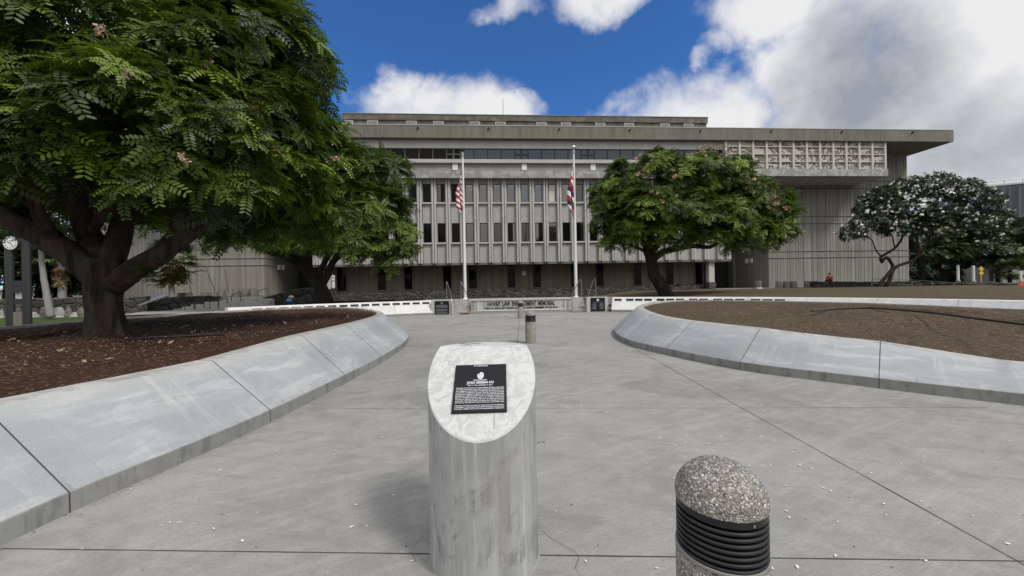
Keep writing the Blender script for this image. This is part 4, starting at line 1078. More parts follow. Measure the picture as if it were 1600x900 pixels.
# ---------------------------------------------------------------- foliage
def pinnate(np_, L, ll, lw, droop, hexa, curl=.18, jit=.06):
    """one drooping feather leaf along +x: polygons of 6 (or 4) points for each leaflet and the rachis"""
    out = []
    for i in range(np_):
        t = (i + .8) / np_; x = L * t * (1 - .12 * t * t); zz = -droop * L * t * t
        dirx = Vector((1, 0, -2 * droop * t)).normalized()
        s = math.sin(min(1, .35 + t * 1.1) * math.pi / 2) * (1.0 if t < .85 else .82)
        for sd in (-1, 1):
            ax = (dirx * .38 + Vector((0, sd, 0)) + Vector((0, 0, -curl - .12 * random.random()))).normalized()
            ax = (ax + Vector([random.uniform(-jit, jit) for _ in range(3)])).normalized()
            wd = dirx.cross(ax).cross(ax).normalized()
            b = Vector((x, 0, zz)); l = ll * s * random.uniform(.9, 1.1); w = lw * s
            if hexa: pts = [b, b + ax * l * .3 + wd * w * .5, b + ax * l * .75 + wd * w * .5, b + ax * l, b + ax * l * .75 - wd * w * .5, b + ax * l * .3 - wd * w * .5]
            else: pts = [b, b + ax * l * .55 + wd * w * .5, b + ax * l, b + ax * l * .55 - wd * w * .5]
            out.append(pts)
    return out
def spray(nleaf, hexa, **k):
    polys = []
    a0 = random.uniform(0, 6.28)
    for i in range(nleaf):
        lf = pinnate(hexa=hexa, **k); az = a0 + 2 * math.pi * i / nleaf + random.uniform(-.25, .25); el = R(random.uniform(5, 45))
        m = Matrix.Rotation(az, 3, 'Z') @ Matrix.Rotation(-el, 3, 'Y') @ Matrix.Rotation(random.uniform(-.3, .3), 3, 'X'); s = random.uniform(.75, 1.1)
        for pg in lf: polys.append([tuple(m @ (p * s)) for p in pg])
    return np.array(polys, dtype=np.float32).reshape(-1, 3)
T_NEAR = [spray(random.choice((5, 6, 7)), True, np_=8, L=.43, ll=.105, lw=.042, droop=.5) for _ in range(8)]
T_MID = [spray(random.choice((7, 8)), False, np_=6, L=.5, ll=.17, lw=.08, droop=.55, curl=.3) for _ in range(6)]
T_FAR = [spray(6, False, np_=3, L=.5, ll=.32, lw=.2, droop=.25, curl=.15) for _ in range(5)]
def rosette():
    polys = []
    for i in range(11):
        az = random.uniform(0, 6.28); el = R(random.uniform(-15, 55)); l = random.uniform(.22, .34); w = .085
        d = Vector((math.cos(az) * math.cos(el), math.sin(az) * math.cos(el), math.sin(el))); s = Vector((-math.sin(az), math.cos(az), 0)) * w
        t = d * l; t.z -= .06
        polys.append([(0, 0, 0), tuple(d * l * .6 + s * .5), tuple(t), tuple(d * l * .6 - s * .5)])
    return np.array(polys, dtype=np.float32).reshape(-1, 3)
T_ROS = [rosette() for _ in range(5)]
def bloom(n=16, r=.13, s=.05):
    polys = []
    for i in range(n):
        c = Vector([random.gauss(0, 1) for _ in range(3)]).normalized() * r * random.random() ** .4
        a = Vector([random.gauss(0, 1) for _ in range(3)]).normalized(); b = a.orthogonal().normalized(); q = s * random.uniform(.6, 1.2)
        polys.append([tuple(c - a * q), tuple(c + b * q), tuple(c + a * q), tuple(c - b * q)])
    return np.array(polys, dtype=np.float32).reshape(-1, 3)
T_BLOOM = [bloom() for _ in range(4)]
T_WB = [bloom(7, .07, .06) for _ in range(4)]

def crown_points(blobs, density, up_bias=.0, jitter=.12, low=-.75, cull=.80):
    """points on the outside of a heap of ellipsoid boughs; blob = (centre, (rx, ry, rz))"""
    C = np.array([tuple(b[0]) for b in blobs]); RD = np.array([b[1] if hasattr(b[1], '__len__') else (b[1],) * 3 for b in blobs], dtype=float)
    pts, nrm = [], []
    for c, r in zip(C, RD):
        n = int(density * 4 * math.pi * np.mean(r ** 2)) + 3
        d = rng.normal(size=(n, 3)); d /= np.linalg.norm(d, axis=1)[:, None]
        d = d[d[:, 2] > low + rng.uniform(-.15, .15, len(d))]
        sc = rng.uniform(1 - jitter * 2.2, 1 + jitter, len(d))
        p = c + d * r * sc[:, None]
        q = np.linalg.norm((p[:, None, :] - C[None]) / RD[None], axis=2)
        ok = (q.min(axis=1) > cull - .25 * rng.random(len(d)))
        pts.append(p[ok]); nn = d[ok] / r; nrm.append(nn / np.linalg.norm(nn, axis=1)[:, None])
    return np.concatenate(pts), np.concatenate(nrm)
def boughs(blobs, density, per, rad, fill, low=-.75):
    """leaf sprays gathered in drooping boughs over the heap of blobs, plus loose sprays further in"""
    c, n = crown_points(blobs, density, jitter=.10, low=low, cull=.9)
    ax = n * .75 + np.array([0, 0, .45]) + rng.normal(scale=.25, size=n.shape); ax /= np.linalg.norm(ax, axis=1)[:, None]
    a = rng.normal(size=c.shape); x_ = a - ax * (a * ax).sum(1)[:, None]; x_ /= np.linalg.norm(x_, axis=1)[:, None]; y_ = np.cross(ax, x_)
    bt = np.clip(rng.normal(.30, .16, len(c)) + .5 * (rng.random(len(c)) < .28), 0, 1)
    P_, N_, T_ = [], [], []
    for k in range(per):
        th = rng.uniform(0, 2 * math.pi, len(c)); q = rad * np.sqrt(rng.random(len(c))) * rng.uniform(.7, 1.3, len(c))
        rad_ = x_ * np.cos(th)[:, None] + y_ * np.sin(th)[:, None]
        f = (q / rad)[:, None]
        P_.append(c + rad_ * q[:, None] - ax * (rad * .55 * f ** 2)); nn = ax + rad_ * f * .8; N_.append(nn / np.linalg.norm(nn, axis=1)[:, None])
        T_.append(np.clip(bt + rng.normal(scale=.10, size=len(c)), 0, 1))
    c2, n2 = crown_points([(b[0], tuple(np.array(b[1] if hasattr(b[1], '__len__') else (b[1],) * 3) * .78)) for b in blobs], fill, jitter=.14, low=-.9, cull=.7)
    P_.append(c2); N_.append(n2); T_.append(np.clip(rng.normal(.28, .16, len(c2)), 0, 1))
    return np.concatenate(P_), np.concatenate(N_), np.concatenate(T_)
def place(templates, pts, nrm, scale, up=.55, tint_f=None, nper=4):
    out = []; tints = []
    for k, tmpl in enumerate(templates):
        sel = np.arange(k, len(pts), len(templates)); 
        if len(sel) == 0: continue
        p = pts[sel]; z_ = nrm[sel] * (1 - up) + np.array([0, 0, up]) + rng.normal(scale=.18, size=(len(sel), 3)); z_ /= np.linalg.norm(z_, axis=1)[:, None]
        a = rng.normal(size=(len(sel), 3)); x_ = a - z_ * (a * z_).sum(1)[:, None]; x_ /= np.linalg.norm(x_, axis=1)[:, None]; y_ = np.cross(z_, x_)
        Rm = np.stack([x_, y_, z_], axis=2); s = scale * rng.uniform(.6, 1.3, len(sel))
        v = np.einsum('nij,mj->nmi', Rm, tmpl) * s[:, None, None] + p[:, None, :]
        out.append(v.reshape(-1, 3))
        t = (tint_f[sel] if isinstance(tint_f, np.ndarray) else tint_f(p, nrm[sel])) if tint_f is not None else rng.random(len(sel))
        tints.append(np.repeat(t, len(tmpl)))
    return np.concatenate(out), np.concatenate(tints)
def clump_tint(p, n):
    return np.clip(.24 + .22 * np.sin(p[:, 0] * 2.3 + p[:, 2] * 1.7) * np.sin(p[:, 1] * 1.9 + p[:, 2] * 2.1) + rng.normal(scale=.2, size=len(p)) + .45 * (rng.random(len(p)) < .2) * (n[:, 2] > -.2), 0, 1)
def limb(mb, path, r0, r1, Y=None, n=12, wob=.06, flute=None):
    pts = [P(*q) if len(q) == 3 else P(q[0], q[1], Y) for q in path]
    pts = catmull(pts, False, max(.12, (pts[0] - pts[-1]).length / 26)); m = len(pts)
    for i in range(2, m): pts[i] = pts[i] + Vector([random.uniform(-1, 1) * r0 * .08 for _ in range(3)])
    mb.tube(pts, [r0 + (r1 - r0) * (i / (m - 1)) ** .85 for i in range(m)], n, wob=wob, flute=flute)
def tree(name, label, cat, base, group=None): return thing(name, label, cat, base, 0, group)
def rel(o, t): o.location = -Vector(t.location); return o

# --- the big tree in the left planter
big = tree('shower_tree', 'huge dark green tree with thick fluted trunk and feathery leaves in the red soil planter', 'tree', (*P(168, 535, 6.6).xy, .8), 'shower trees')
tm = MB(); Y0 = 6.6
fl = lambda t, th: (1 - t) ** 2.4 * (.20 + .34 * (1 - 1.6 * abs(math.sin(2.5 * th + .3 + .5 * t))) + .12 * math.cos(9 * th + 2)) + .16 * (.6 - abs(math.sin(3.5 * th + .6 + t * .9))) + .05 * math.cos(11 * th + t * 3)
tp_ = catmull([P(166, 545, Y0), P(165, 520, Y0), P(163, 490, Y0), P(161, 460, Y0), P(165, 432, Y0), P(168, 405, Y0)], False, .05); m_ = len(tp_)
tm.tube(tp_, [interp(i / (m_ - 1), [0, .15, .4, .7, 1], [.36, .26, .215, .25, .28]) for i in range(m_)], 72, flute=fl)
for path, r0, r1, yy in (
    ([(160, 440, 6.6), (128, 410, 6.5), (85, 380, 6.4), (30, 348, 6.3), (-60, 300, 6.2), (-160, 220, 6.0)], .225, .1, 0),
    ([(176, 445, 6.6), (215, 420, 6.6), (255, 395, 6.8), (280, 360, 7.0), (292, 310, 7.2), (300, 240, 7.4), (330, 150, 7.6)], .2, .08, 0),
    ([(165, 430, 6.6), (140, 370, 6.8), (118, 300, 7.0), (105, 220, 7.2), (120, 100, 7.2)], .22, .07, 0),
    ([(168, 425, 6.6), (185, 370, 6.9), (205, 300, 7.2), (240, 220, 7.4), (260, 100, 7.4)], .2, .07, 0),
    ([(270, 385, 6.9), (330, 345, 7.4), (400, 310, 8.0), (480, 290, 8.8), (560, 270, 9.6)], .14, .04, 0),
    ([(292, 310, 7.2), (360, 250, 7.6), (430, 190, 8.0), (470, 130, 8.4)], .1, .03, 0),
    ([(85, 380, 6.4), (60, 330, 6.0), (50, 260, 5.7), (70, 190, 5.5)], .11, .03, 0),
    ([(240, 405, 6.7), (262, 412, 6.2), (285, 410, 6.0)], .04, .012, 0),
    ([(140, 370, 6.8), (180, 300, 6.1), (220, 240, 5.6)], .09, .03, 0)):
    limb(tm, path, r0, r1, n=20, flute=lambda t, th: .06 * math.cos(4 * th + t * 5))
rel(tm.build('trunk', 'bark', big, sharp=180), big)
def B(px, py, Y, r, sq=1.0): return (P(px, py, Y), (r, r, r * sq))
blobs = [B(40, 120, 5.6, 1.0, .8), B(150, 70, 5.8, 1.1, .8), B(270, 90, 6.0, 1.0, .8), B(370, 70, 7.0, 1.1, .8), B(440, 100, 8.0, 1.0, .75), B(410, 30, 7.6, .95, .8),
         B(90, 200, 5.3, .85, .75), B(210, 170, 5.4, .95, .75), B(320, 190, 5.8, .9, .75), B(410, 180, 7.0, .95, .75), B(465, 200, 8.2, .95, .75), B(20, 250, 5.4, .75, .7),
         B(270, 265, 5.6, .62, .7), B(350, 275, 6.2, .75, .7), B(430, 280, 7.4, .9, .7), B(500, 262, 8.8, .95, .7), B(565, 262, 9.8, .85, .7), B(605, 262, 10.2, .62, .7), B(540, 310, 9.4, .8, .7), B(470, 335, 8.6, .8, .6), B(590, 318, 10, .7, .6),
         B(-60, 180, 5.6, 1.1), B(-80, 60, 6, 1.4), B(80, -30, 6.4, 1.4), B(220, -50, 6.8, 1.5), B(340, -40, 7.4, 1.3), B(120, 150, 8.6, 1.5, .8), B(280, 160, 9.2, 1.5, .8), B(390, 235, 9.6, 1.3, .8), B(20, 170, 8.4, 1.5, .8), B(130, 265, 8.3, 1.0, .6), B(330, 320, 8.5, .75, .6), B(30, 290, 7.5, .9, .6), B(200, 290, 8.6, .9, .6), B(-140, 260, 6.8, 1.0), B(400, 345, 8.6, .6, .6), B(60, 275, 8.2, .8, .5), B(150, 285, 8.6, .7, .5), B(250, 300, 8.2, .6, .6), B(320, 335, 7.8, .5, .6), B(40, 305, 10, 1.2, .55), B(110, 290, 10.5, 1.2, .55), B(270, 318, 9.6, .7, .6), B(0, 335, 9.4, .7, .5)]
pts, nrm, tn = boughs(blobs, 2.9, 6, .36, 2.2)
tw = np.array([tuple(P(*q)) for q in ((222, 432, 6.2), (236, 436, 6.2), (250, 441, 6.2), (262, 434, 6.2), (272, 438, 6.2), (284, 428, 6.2), (228, 424, 6.3), (285, 436, 6.1), (246, 428, 6.3), (170, 372, 7.2), (200, 350, 7.4), (222, 345, 7.4), (190, 362, 7.3), (240, 330, 7.3), (150, 330, 7.4))])
V, t = place(T_NEAR, pts, nrm, .80, .45, tn, 6)
V2, t2_ = place(T_NEAR, np.repeat(tw, 3, 0) + rng.normal(scale=.05, size=(len(tw) * 3, 3)), np.tile([0, 0, 1.], (len(tw) * 3, 1)), .42, .6, np.full(len(tw) * 3, .2), 6)
V = np.concatenate([V, V2]); t = np.concatenate([t, t2_])
rel(np_mesh('crown', V, 6, 'leaf', big, t), big)
print('near sprays', len(pts), 'polys', len(V) // 6)
bp = [P(px, py, Y) for px, py, Y in ((150, 48, 5.0), (333, 100, 5.5), (190, 110, 4.6), (372, 42, 6.4), (392, 160, 6.2), (395, 175, 6.2), (430, 235, 6.6), (505, 258, 7.9), (520, 262, 7.9), (530, 255, 8.0), (490, 245, 7.9), (285, 240, 5.0), (460, 262, 7), (408, 130, 6.8), (440, 145, 7.4))]
V, t = place(T_BLOOM, np.array([tuple(p) for p in bp for _ in range(2)]) + rng.normal(scale=.05, size=(len(bp) * 2, 3)), np.tile([0, 0, 1.], (len(bp) * 2, 1)), .5)
o = rel(np_mesh('blossoms', V, 4, 'blossom', big), big); o['kind'] = 'stuff'

# --- second tree, behind the left planter
t2 = tree('shower_tree', 'leafy spreading tree with leaning dark trunk behind the white memorial wall, under the big tree', 'tree', (*P(508, 474, 26).xy, .8), 'shower trees')
tm = MB()
for path, r0, r1 in (([(510, 476, 26), (504, 458, 26), (494, 438, 26), (478, 420, 26), (455, 404, 26), (425, 392, 25.6), (390, 380, 25), (350, 366, 24.6), (310, 350, 24)], .52, .1), ([(500, 450, 26), (512, 428, 26), (520, 410, 25.8), (534, 398, 25.6), (560, 396, 25.2), (585, 400, 25), (612, 390, 24.6)], .3, .06), ([(478, 420, 26), (470, 380, 26), (460, 330, 26), (470, 280, 26)], .28, .08), ([(520, 410, 25.8), (540, 370, 25.6), (560, 330, 25)], .18, .06), ([(494, 438, 26), (520, 380, 26.5), (545, 300, 27)], .25, .06)):
    limb(tm, path, r0, r1, n=14, flute=lambda t, th: .08 * math.cos(4 * th + t * 5))
rel(tm.build('trunk', 'barkdark', t2, sharp=180), t2)
blobs = [B(320, 340, 24, 1.7, .75), B(370, 330, 25, 2.4, .75), B(430, 340, 24, 2.2, .75), B(480, 365, 23.4, 1.7, .7), B(540, 350, 24, 2.2, .75), B(590, 340, 24.4, 2.0, .75), B(615, 365, 23.6, 1.4, .7), B(625, 388, 23.4, .95, .7), B(560, 378, 23, 1.4, .6), B(400, 290, 26, 3.0, .8), B(500, 280, 26, 3.2, .8), B(570, 290, 26, 2.2, .8), B(440, 240, 26.5, 2.6, .8), B(300, 300, 25, 1.8, .8), B(350, 370, 23.4, 1.1, .6), B(425, 372, 23.4, 1.2, .6), B(590, 400, 24, .6, .6), B(625, 402, 23.6, .55, .7), B(500, 392, 24, .6, .6)]
pts, nrm, tn = boughs(blobs, .72, 6, .62, .7)
V, t = place(T_MID, pts, nrm, .95, .45, tn)
rel(np_mesh('crown', V, 4, 'leaf2', t2, t), t2)

# --- the right tree
t3 = tree('shower_tree', 'round leafy tree with peach blossoms and leaning trunk before the window front', 'tree', (*P(1042, 464, 27).xy, .8), 'shower trees')
tm = MB()
for path, r0, r1 in (([(1043, 466, 27), (1036, 452, 27), (1024, 432, 27), (1018, 412, 27), (1012, 392, 27), (1002, 365, 27), (985, 340, 27), (970, 310, 27)], .5, .1), ([(1018, 408, 27), (1035, 394, 26.6), (1060, 388, 26.2), (1085, 384, 26), (1108, 386, 25.8), (1130, 374, 25.6), (1160, 365, 25.6)], .26, .06), ([(1016, 400, 27), (1035, 365, 27), (1050, 330, 27), (1060, 290, 27)], .28, .06), ([(1045, 392, 26.5), (1068, 372, 27), (1092, 350, 27.4), (1120, 320, 27.5)], .16, .05), ([(1013, 395, 27), (990, 385, 26.4), (965, 380, 26)], .14, .04)):
    limb(tm, path, r0, r1, n=14, flute=lambda t, th: .08 * math.cos(4 * th + t * 5))
rel(tm.build('trunk', 'barkdark', t3, sharp=180), t3)
blobs = [B(985, 290, 27, 2.0, .75), B(1030, 275, 26.5, 2.0, .75), B(1080, 282, 26, 2.2, .75), B(1125, 280, 27, 2.0, .75), B(1165, 305, 26.6, 1.9, .75), B(1195, 335, 26.6, 1.6, .7), B(1215, 356, 26, 1.0, .65), B(955, 312, 27, 1.35, .75), B(1010, 325, 25, 1.9, .7), B(1070, 330, 24.6, 2.0, .7), B(1130, 335, 25, 1.9, .7), B(1170, 358, 25.4, 1.3, .65), B(985, 352, 25.4, 1.4, .65), B(960, 378, 26, .85, .6), B(1030, 362, 25, 1.0, .6), B(1100, 362, 25, 1.1, .6), B(1025, 250, 27, .95, .7), B(1110, 250, 27.4, 1.1, .7), B(970, 265, 27, .9, .7), B(938, 300, 27, .7, .7), B(1060, 255, 28, 1.3, .6), B(1150, 262, 28, 1.1, .7), B(1222, 306, 27, .5, .7), B(1000, 330, 29, 2.2, .8), B(1080, 310, 29.5, 2.8, .8), B(1150, 330, 29, 2.2, .8), B(1190, 372, 26, .9, .6), B(975, 335, 27, 1.3, .7), B(1000, 374, 26, .9, .6), B(940, 345, 26.6, .8, .65), B(1062, 372, 24.6, .8, .55), B(1150, 376, 25.4, .9, .55), B(1215, 345, 26, 1.0, .65), B(1225, 362, 26, .6, .6)]
pts, nrm, tn = boughs(blobs, .95, 6, .6, .9)
V, t = place(T_MID, pts, nrm, .92, .45, tn)
rel(np_mesh('crown', V, 4, 'leaf2', t3, t), t3)
bp = [P(px, py, Y) for px, py, Y in ((1020, 240, 26), (1025, 247, 26), (1033, 243, 26), (1085, 236, 26.2), (1095, 232, 26.2), (1100, 244, 26), (1108, 230, 26.4), (1118, 238, 26.4), (1090, 248, 25.8), (1122, 247, 26.2), (1020, 268, 24.6), (1008, 270, 24.6), (1000, 253, 25.4), (1175, 285, 25), (1182, 291, 25), (1190, 305, 25), (1198, 312, 25), (1206, 316, 25), (1215, 322, 25), (1222, 326, 25), (1210, 310, 25.2), (1018, 256, 25), (1026, 308, 23), (1058, 268, 24), (1108, 268, 24.8), (1130, 240, 26.8), (1128, 230, 27))]
V, t = place(T_BLOOM, np.array([tuple(p) for p in bp for _ in range(3)]) + rng.normal(scale=.22, size=(len(bp) * 3, 3)), np.tile([0, 0, 1.], (len(bp) * 3, 1)), 1.05)
o = rel(np_mesh('blossoms', V, 4, 'blossom', t3), t3); o['kind'] = 'stuff'

# --- plumeria with white flowers
t4 = tree('plumeria_tree', 'wide plumeria tree dotted with white flowers, on crooked bare stems beside the tower', 'tree', (*P(1375, 450, 37).xy, .9))
tm = MB()
for path, r0, r1 in (([(1372, 450, 37), (1378, 440, 37), (1388, 428, 37), (1395, 416, 37), (1385, 402, 37), (1378, 410, 37), (1376, 402, 37), (1385, 396, 37), (1398, 388, 37), (1408, 375, 37), (1410, 360, 37), (1400, 345, 37), (1395, 330, 37)], .17, .07), ([(1384, 448, 37), (1391, 436, 37), (1394, 424, 37), (1402, 416, 37), (1415, 411, 37), (1430, 405, 37), (1436, 390, 37), (1432, 370, 37), (1440, 345, 37), (1455, 320, 37)], .17, .08), ([(1436, 400, 37), (1455, 375, 37), (1490, 365, 36.6), (1530, 350, 36.4)], .11, .04), ([(1378, 402, 37), (1368, 390, 37), (1362, 375, 36.6), (1348, 368, 36.4)], .07, .03), ([(1398, 388, 37), (1394, 370, 36.6), (1385, 355, 36.4)], .06, .03), ([(1410, 362, 37), (1425, 372, 36.8), (1433, 395, 37)], .07, .06), ([(1455, 320, 37), (1490, 310, 37), (1520, 320, 37)], .07, .03), ([(1440, 345, 37), (1425, 310, 37), (1420, 295, 37)], .07, .03)):
    limb(tm, path, r0, r1, n=10)
rel(tm.build('trunk', 'barkdark', t4, sharp=180), t4)
blobs = [B(1335, 365, 36.6, 1.1, .75), B(1360, 350, 36.4, 1.5, .7), B(1385, 330, 36.6, 1.8, .7), B(1375, 310, 37, 1.5, .7), B(1415, 300, 37, 1.9, .65), B(1455, 292, 37, 1.9, .6), B(1495, 300, 37, 1.8, .6), B(1530, 315, 37, 1.6, .65), B(1550, 340, 36.8, 1.2, .7), B(1555, 362, 36.6, .9, .7), B(1400, 360, 36.4, 1.1, .6), B(1430, 330, 36.2, 1.6, .6), B(1480, 335, 36, 1.4, .5), B(1520, 350, 36, 1.3, .55), B(1350, 325, 37, .9, .7), B(1440, 360, 37.5, 1.1, .5), B(1545, 372, 36.4, .7, .6)]
pts, nrm = crown_points(blobs, 12, low=-.6)
V, t = place(T_ROS, pts, nrm, .95, .45)
rel(np_mesh('crown', V, 4, 'leafplum', t4, t), t4)
sel = (rng.random(len(pts)) < .2) & (pts[:, 1] < 37.5)
V, t = place(T_WB, pts[sel] + nrm[sel] * .22, nrm[sel], 1.55)
o = rel(np_mesh('blossoms', V, 4, 'whiteflower', t4), t4); o['kind'] = 'stuff'

# --- background trees
def bg_tree(label, group, trunk, blobs, mat='leafdark', dens=1.6, scale=1.5, tr=.3, name='shade_tree', zb=.6):
    b = P(*trunk[0]); t = tree(name, label, 'tree', (b.x, b.y, b.z), group); tm = MB()
    limb(tm, trunk, tr, tr * .4, n=10)
    top = P(*trunk[-1])
    for c, r in blobs[:5]:
        q = [top.lerp(c, s) + Vector((0, 0, -.1 * s * (1 - s) * 8)) for s in (0, .35, .7, .95)]; tm.tube(catmull(q, False, .4), [tr * .4, *[tr * .3] * 60][:len(catmull(q, False, .4))], 8)
    rel(tm.build('trunk', 'barkdark', t, sharp=180), t)
    pts, nrm = crown_points(blobs, dens, low=-.6); V, tt = place(T_FAR, pts, nrm, scale, .6, lambda p, n: np.clip(rng.normal(.4, .28, len(p)), 0, 1))
    rel(np_mesh('crown', V, 4, mat, t, tt), t); return t
gr = 'dark spreading trees beyond the right tower'
bg_tree('dark layered tree close behind the plumeria, beside the tower edge', gr, [(1440, 446, 52), (1438, 420, 52), (1432, 400, 52), (1440, 385, 52)], [B(1440, 380, 52, 3.2, .35), B(1470, 368, 52, 3.4, .3), B(1465, 395, 50, 3.0, .28), B(1500, 388, 51, 3.0, .28), B(1440, 350, 54, 3.0, .4), B(1490, 350, 54, 3.2, .35), B(1430, 405, 51, 1.6, .3)], 'leafbg')
bg_tree('dark layered tree with a crooked pale trunk behind the ramp railing', gr, [(1478, 447, 56), (1474, 430, 56), (1468, 415, 56), (1480, 400, 56)], [B(1510, 372, 56, 3.6, .32), B(1530, 392, 55, 3.4, .26), B(1490, 405, 56, 2.6, .26), B(1545, 408, 55, 2.8, .24), B(1520, 350, 58, 3.2, .35)], 'leafbg')
bg_tree('dark layered tree below the grey louvred building', gr, [(1560, 446, 62), (1558, 425, 62), (1565, 405, 62)], [B(1570, 385, 62, 4.0, .34), B(1600, 372, 62, 4.2, .4), B(1590, 400, 60, 3.6, .26), B(1615, 392, 60, 3.4, .4), B(1560, 408, 60, 2.6, .26)], 'leafbg')
bg_tree('dark rounded tree beyond the right edge of the ramp railing', gr, [(1640, 446, 58), (1640, 425, 58), (1635, 400, 58)], [B(1640, 370, 58, 4, .6), B(1600, 360, 66, 3.6, .5), B(1660, 395, 56, 3.4, .5)], 'leafbg')
hb = thing('hedge', 'dark clipped hedge row seen under the trees behind the ramp', 'hedge', (*P(1500, 440, 72).xy, .5))
pts, nrm = crown_points([(P(1415 + i * 20, 424 + (i * 7) % 9, 70 + (i % 3)), (2.4, 1.5, 2.6)) for i in range(14)], 2.0, low=-.9); V, tt = place(T_FAR, pts, nrm, 1.3); rel(np_mesh('leaves', V, 4, 'leafdark', hb, tt), hb)
gl_ = 'dark trees behind the left lava wall'
bg_tree('tall dark evergreen behind the clock, its crown cut by the left picture edge', gl_, [(10, 470, 34), (12, 430, 34), (15, 400, 34)], [B(-10, 395, 34, 2.6, .6), B(30, 385, 35, 2.6, .6), B(5, 425, 33, 2.2, .5), B(45, 415, 34, 2.0, .5), B(-20, 350, 35, 2.6, .6), B(25, 345, 36, 2.4, .5)], dens=2.2, scale=1.2, name='evergreen_tree')
bg_tree('tall dark evergreen between the clock and the leaning pale palm', gl_, [(60, 470, 37), (62, 430, 37), (62, 400, 37)], [B(60, 400, 37, 2.6, .6), B(85, 420, 36, 2.4, .6), B(55, 440, 35, 1.8, .6), B(95, 390, 38, 2.4, .6), B(65, 360, 39, 2.2, .6), B(110, 445, 36, 2.0, .6)], dens=2.2, scale=1.2, name='evergreen_tree')
bg_tree('dark evergreen behind the fluted trunk of the big tree', gl_, [(140, 470, 38), (140, 440, 38), (140, 410, 38)], [B(130, 410, 38, 2.4, .7), B(150, 430, 37, 2.2, .7), B(110, 430, 38, 2.0, .7), B(135, 385, 39, 2.0, .6), B(125, 452, 36, 1.4, .6)], dens=2.2, scale=1.2, name='evergreen_tree')

# --- palms
def palm(label, path, r0, r1, rfr, n, skirt=None, mat='barkpale', zs=0):
    b = P(*path[0]); t = tree('fan_palm', label, 'palm', (b.x, b.y, b.z), 'palms at the left'); tm = MB()
    limb(tm, path, r0, r1, n=14, wob=.03); rel(tm.build('trunk', mat, t, sharp=180), t)
    top = P(*path[-1]); pol = []; tin = []
    for i in range(n):
        az = random.uniform(0, 6.28); el = R(random.uniform(-35, 70)); d = Vector((math.cos(az) * math.cos(el), math.sin(az) * math.cos(el), math.sin(el)))
        hub = top + d * rfr * .55; side = d.cross(Vector((0, 0, 1))).normalized(); up = side.cross(d)
        st_ = side * .025
        pol.append([tuple(top - st_), tuple(top + st_), tuple(hub + st_), tuple(hub - st_)]); tin.append(.3)
        tn = random.random()
        for q in range(15):
            a = R(-100 + 200 * q / 14); e = (d * math.cos(a) + side * math.sin(a)); e.z -= .25 * abs(math.sin(a)); l = rfr * .55 * (1 - .25 * abs(a) / 1.75); ws = (side * math.cos(a) - d * math.sin(a)) * l * .09
            tip = hub + e * l; tip.z -= .22 * l
            pol.append([tuple(hub), tuple(hub + e * l * .6 + ws), tuple(tip), tuple(hub + e * l * .6 - ws)]); tin.append(tn)
    V = np.array(pol, dtype=np.float32).reshape(-1, 3); rel(np_mesh('fronds', V, 4, 'leafpalm', t, np.repeat(np.array(tin), 4)), t)
    if skirt:
        z0, z1, rs = skirt; pol = []
        for i in range(170):
            az = random.uniform(0, 6.28); zz = random.uniform(z0 + .25 * (z1 - z0), z1); f = (zz - z0) / (z1 - z0)
            o_ = Vector((math.cos(az), math.sin(az), 0)); c = Vector((top.x, top.y, zz)) + o_ * .1; l = random.uniform(.35, .6) * (z1 - z0); w_ = Vector((-o_.y, o_.x, 0)) * .07
            pol.append([tuple(c - w_ * .4), tuple(c + w_ * .4), tuple(c + o_ * rs * random.uniform(.5, 1) - Vector((0, 0, l)) + w_), tuple(c + o_ * rs * random.uniform(.5, 1) - Vector((0, 0, l)) - w_)])
        rel(np_mesh('dead_frond_skirt', np.array(pol, dtype=np.float32).reshape(-1, 3), 4, 'skirt', t), t)
    return t
pA = P(97, 412, 34); palm('fan palm with brown skirt and pale trunk beside the big fluted trunk', [(98, 468, 34), (97, 440, 34), (95, 405, 34)], .3, .22, 2.0, 26, (P(96, 442, 34).z, P(95, 410, 34).z, .55))
palm('fan palm with a long brown skirt against the tower wall by the white notice', [(269, 466, 36), (268, 440, 36), (270, 402, 36)], .24, .22, 2.3, 30, (P(268, 438, 36).z, P(270, 402, 36).z, 1.0))
palm('leaning slender grey palm trunk on the lawn, with crown hidden in the leaves', [(80, 496, 21), (74, 465, 21), (68, 430, 21), (63, 385, 21), (60, 345, 21)], .17, .08, 1.8, 22)
palm('fan palm seen through the fork of the big tree', [(166, 466, 33), (165, 420, 33), (164, 362, 33)], .22, .18, 2.0, 30)
palm('small fan palm beside the road sign posts, under the dark trees', [(1578, 452, 50), (1578, 440, 50), (1578, 424, 50)], .2, .2, 2.0, 34, None, 'barkdark')['group'] = 'palm at the road'

# ---------------------------------------------------------------- left background: clock, walls, stones, steps
cl = P(30, 510, 16.4); ck = thing('pillar_clock', 'tall dark steel arch clock with a white round dial, standing at the lawn edge', 'clock', (cl.x, cl.y, cl.z), R(4))
cz_ = cl.z; Hc = 3.95; cwid = .66; leg = .31; dep = .14
for sx in (-1, 1):
    m = MB(); m.box((sx * cwid / 2 - (leg / 2 if True else 0), -dep / 2, 0), (sx * cwid / 2 + leg / 2, dep / 2, Hc - .52)); m.build('leg', 'clockmetal', ck, bevel=.05)
m = MB(); n_ = 22; ro, ri = cwid / 2 + leg / 2, cwid / 2 - leg / 2; vs = []
for i in range(n_ + 1):
    a = math.pi * i / n_
    for r_, y in ((ro, -dep / 2), (ro, dep / 2), (ri, dep / 2), (ri, -dep / 2)): vs.append((r_ * math.cos(a), y, Hc - .55 + r_ * math.sin(a) * .80))
fs = [(i * 4 + q, i * 4 + (q + 1) % 4, (i + 1) * 4 + (q + 1) % 4, (i + 1) * 4 + q) for i in range(n_) for q in range(4)]
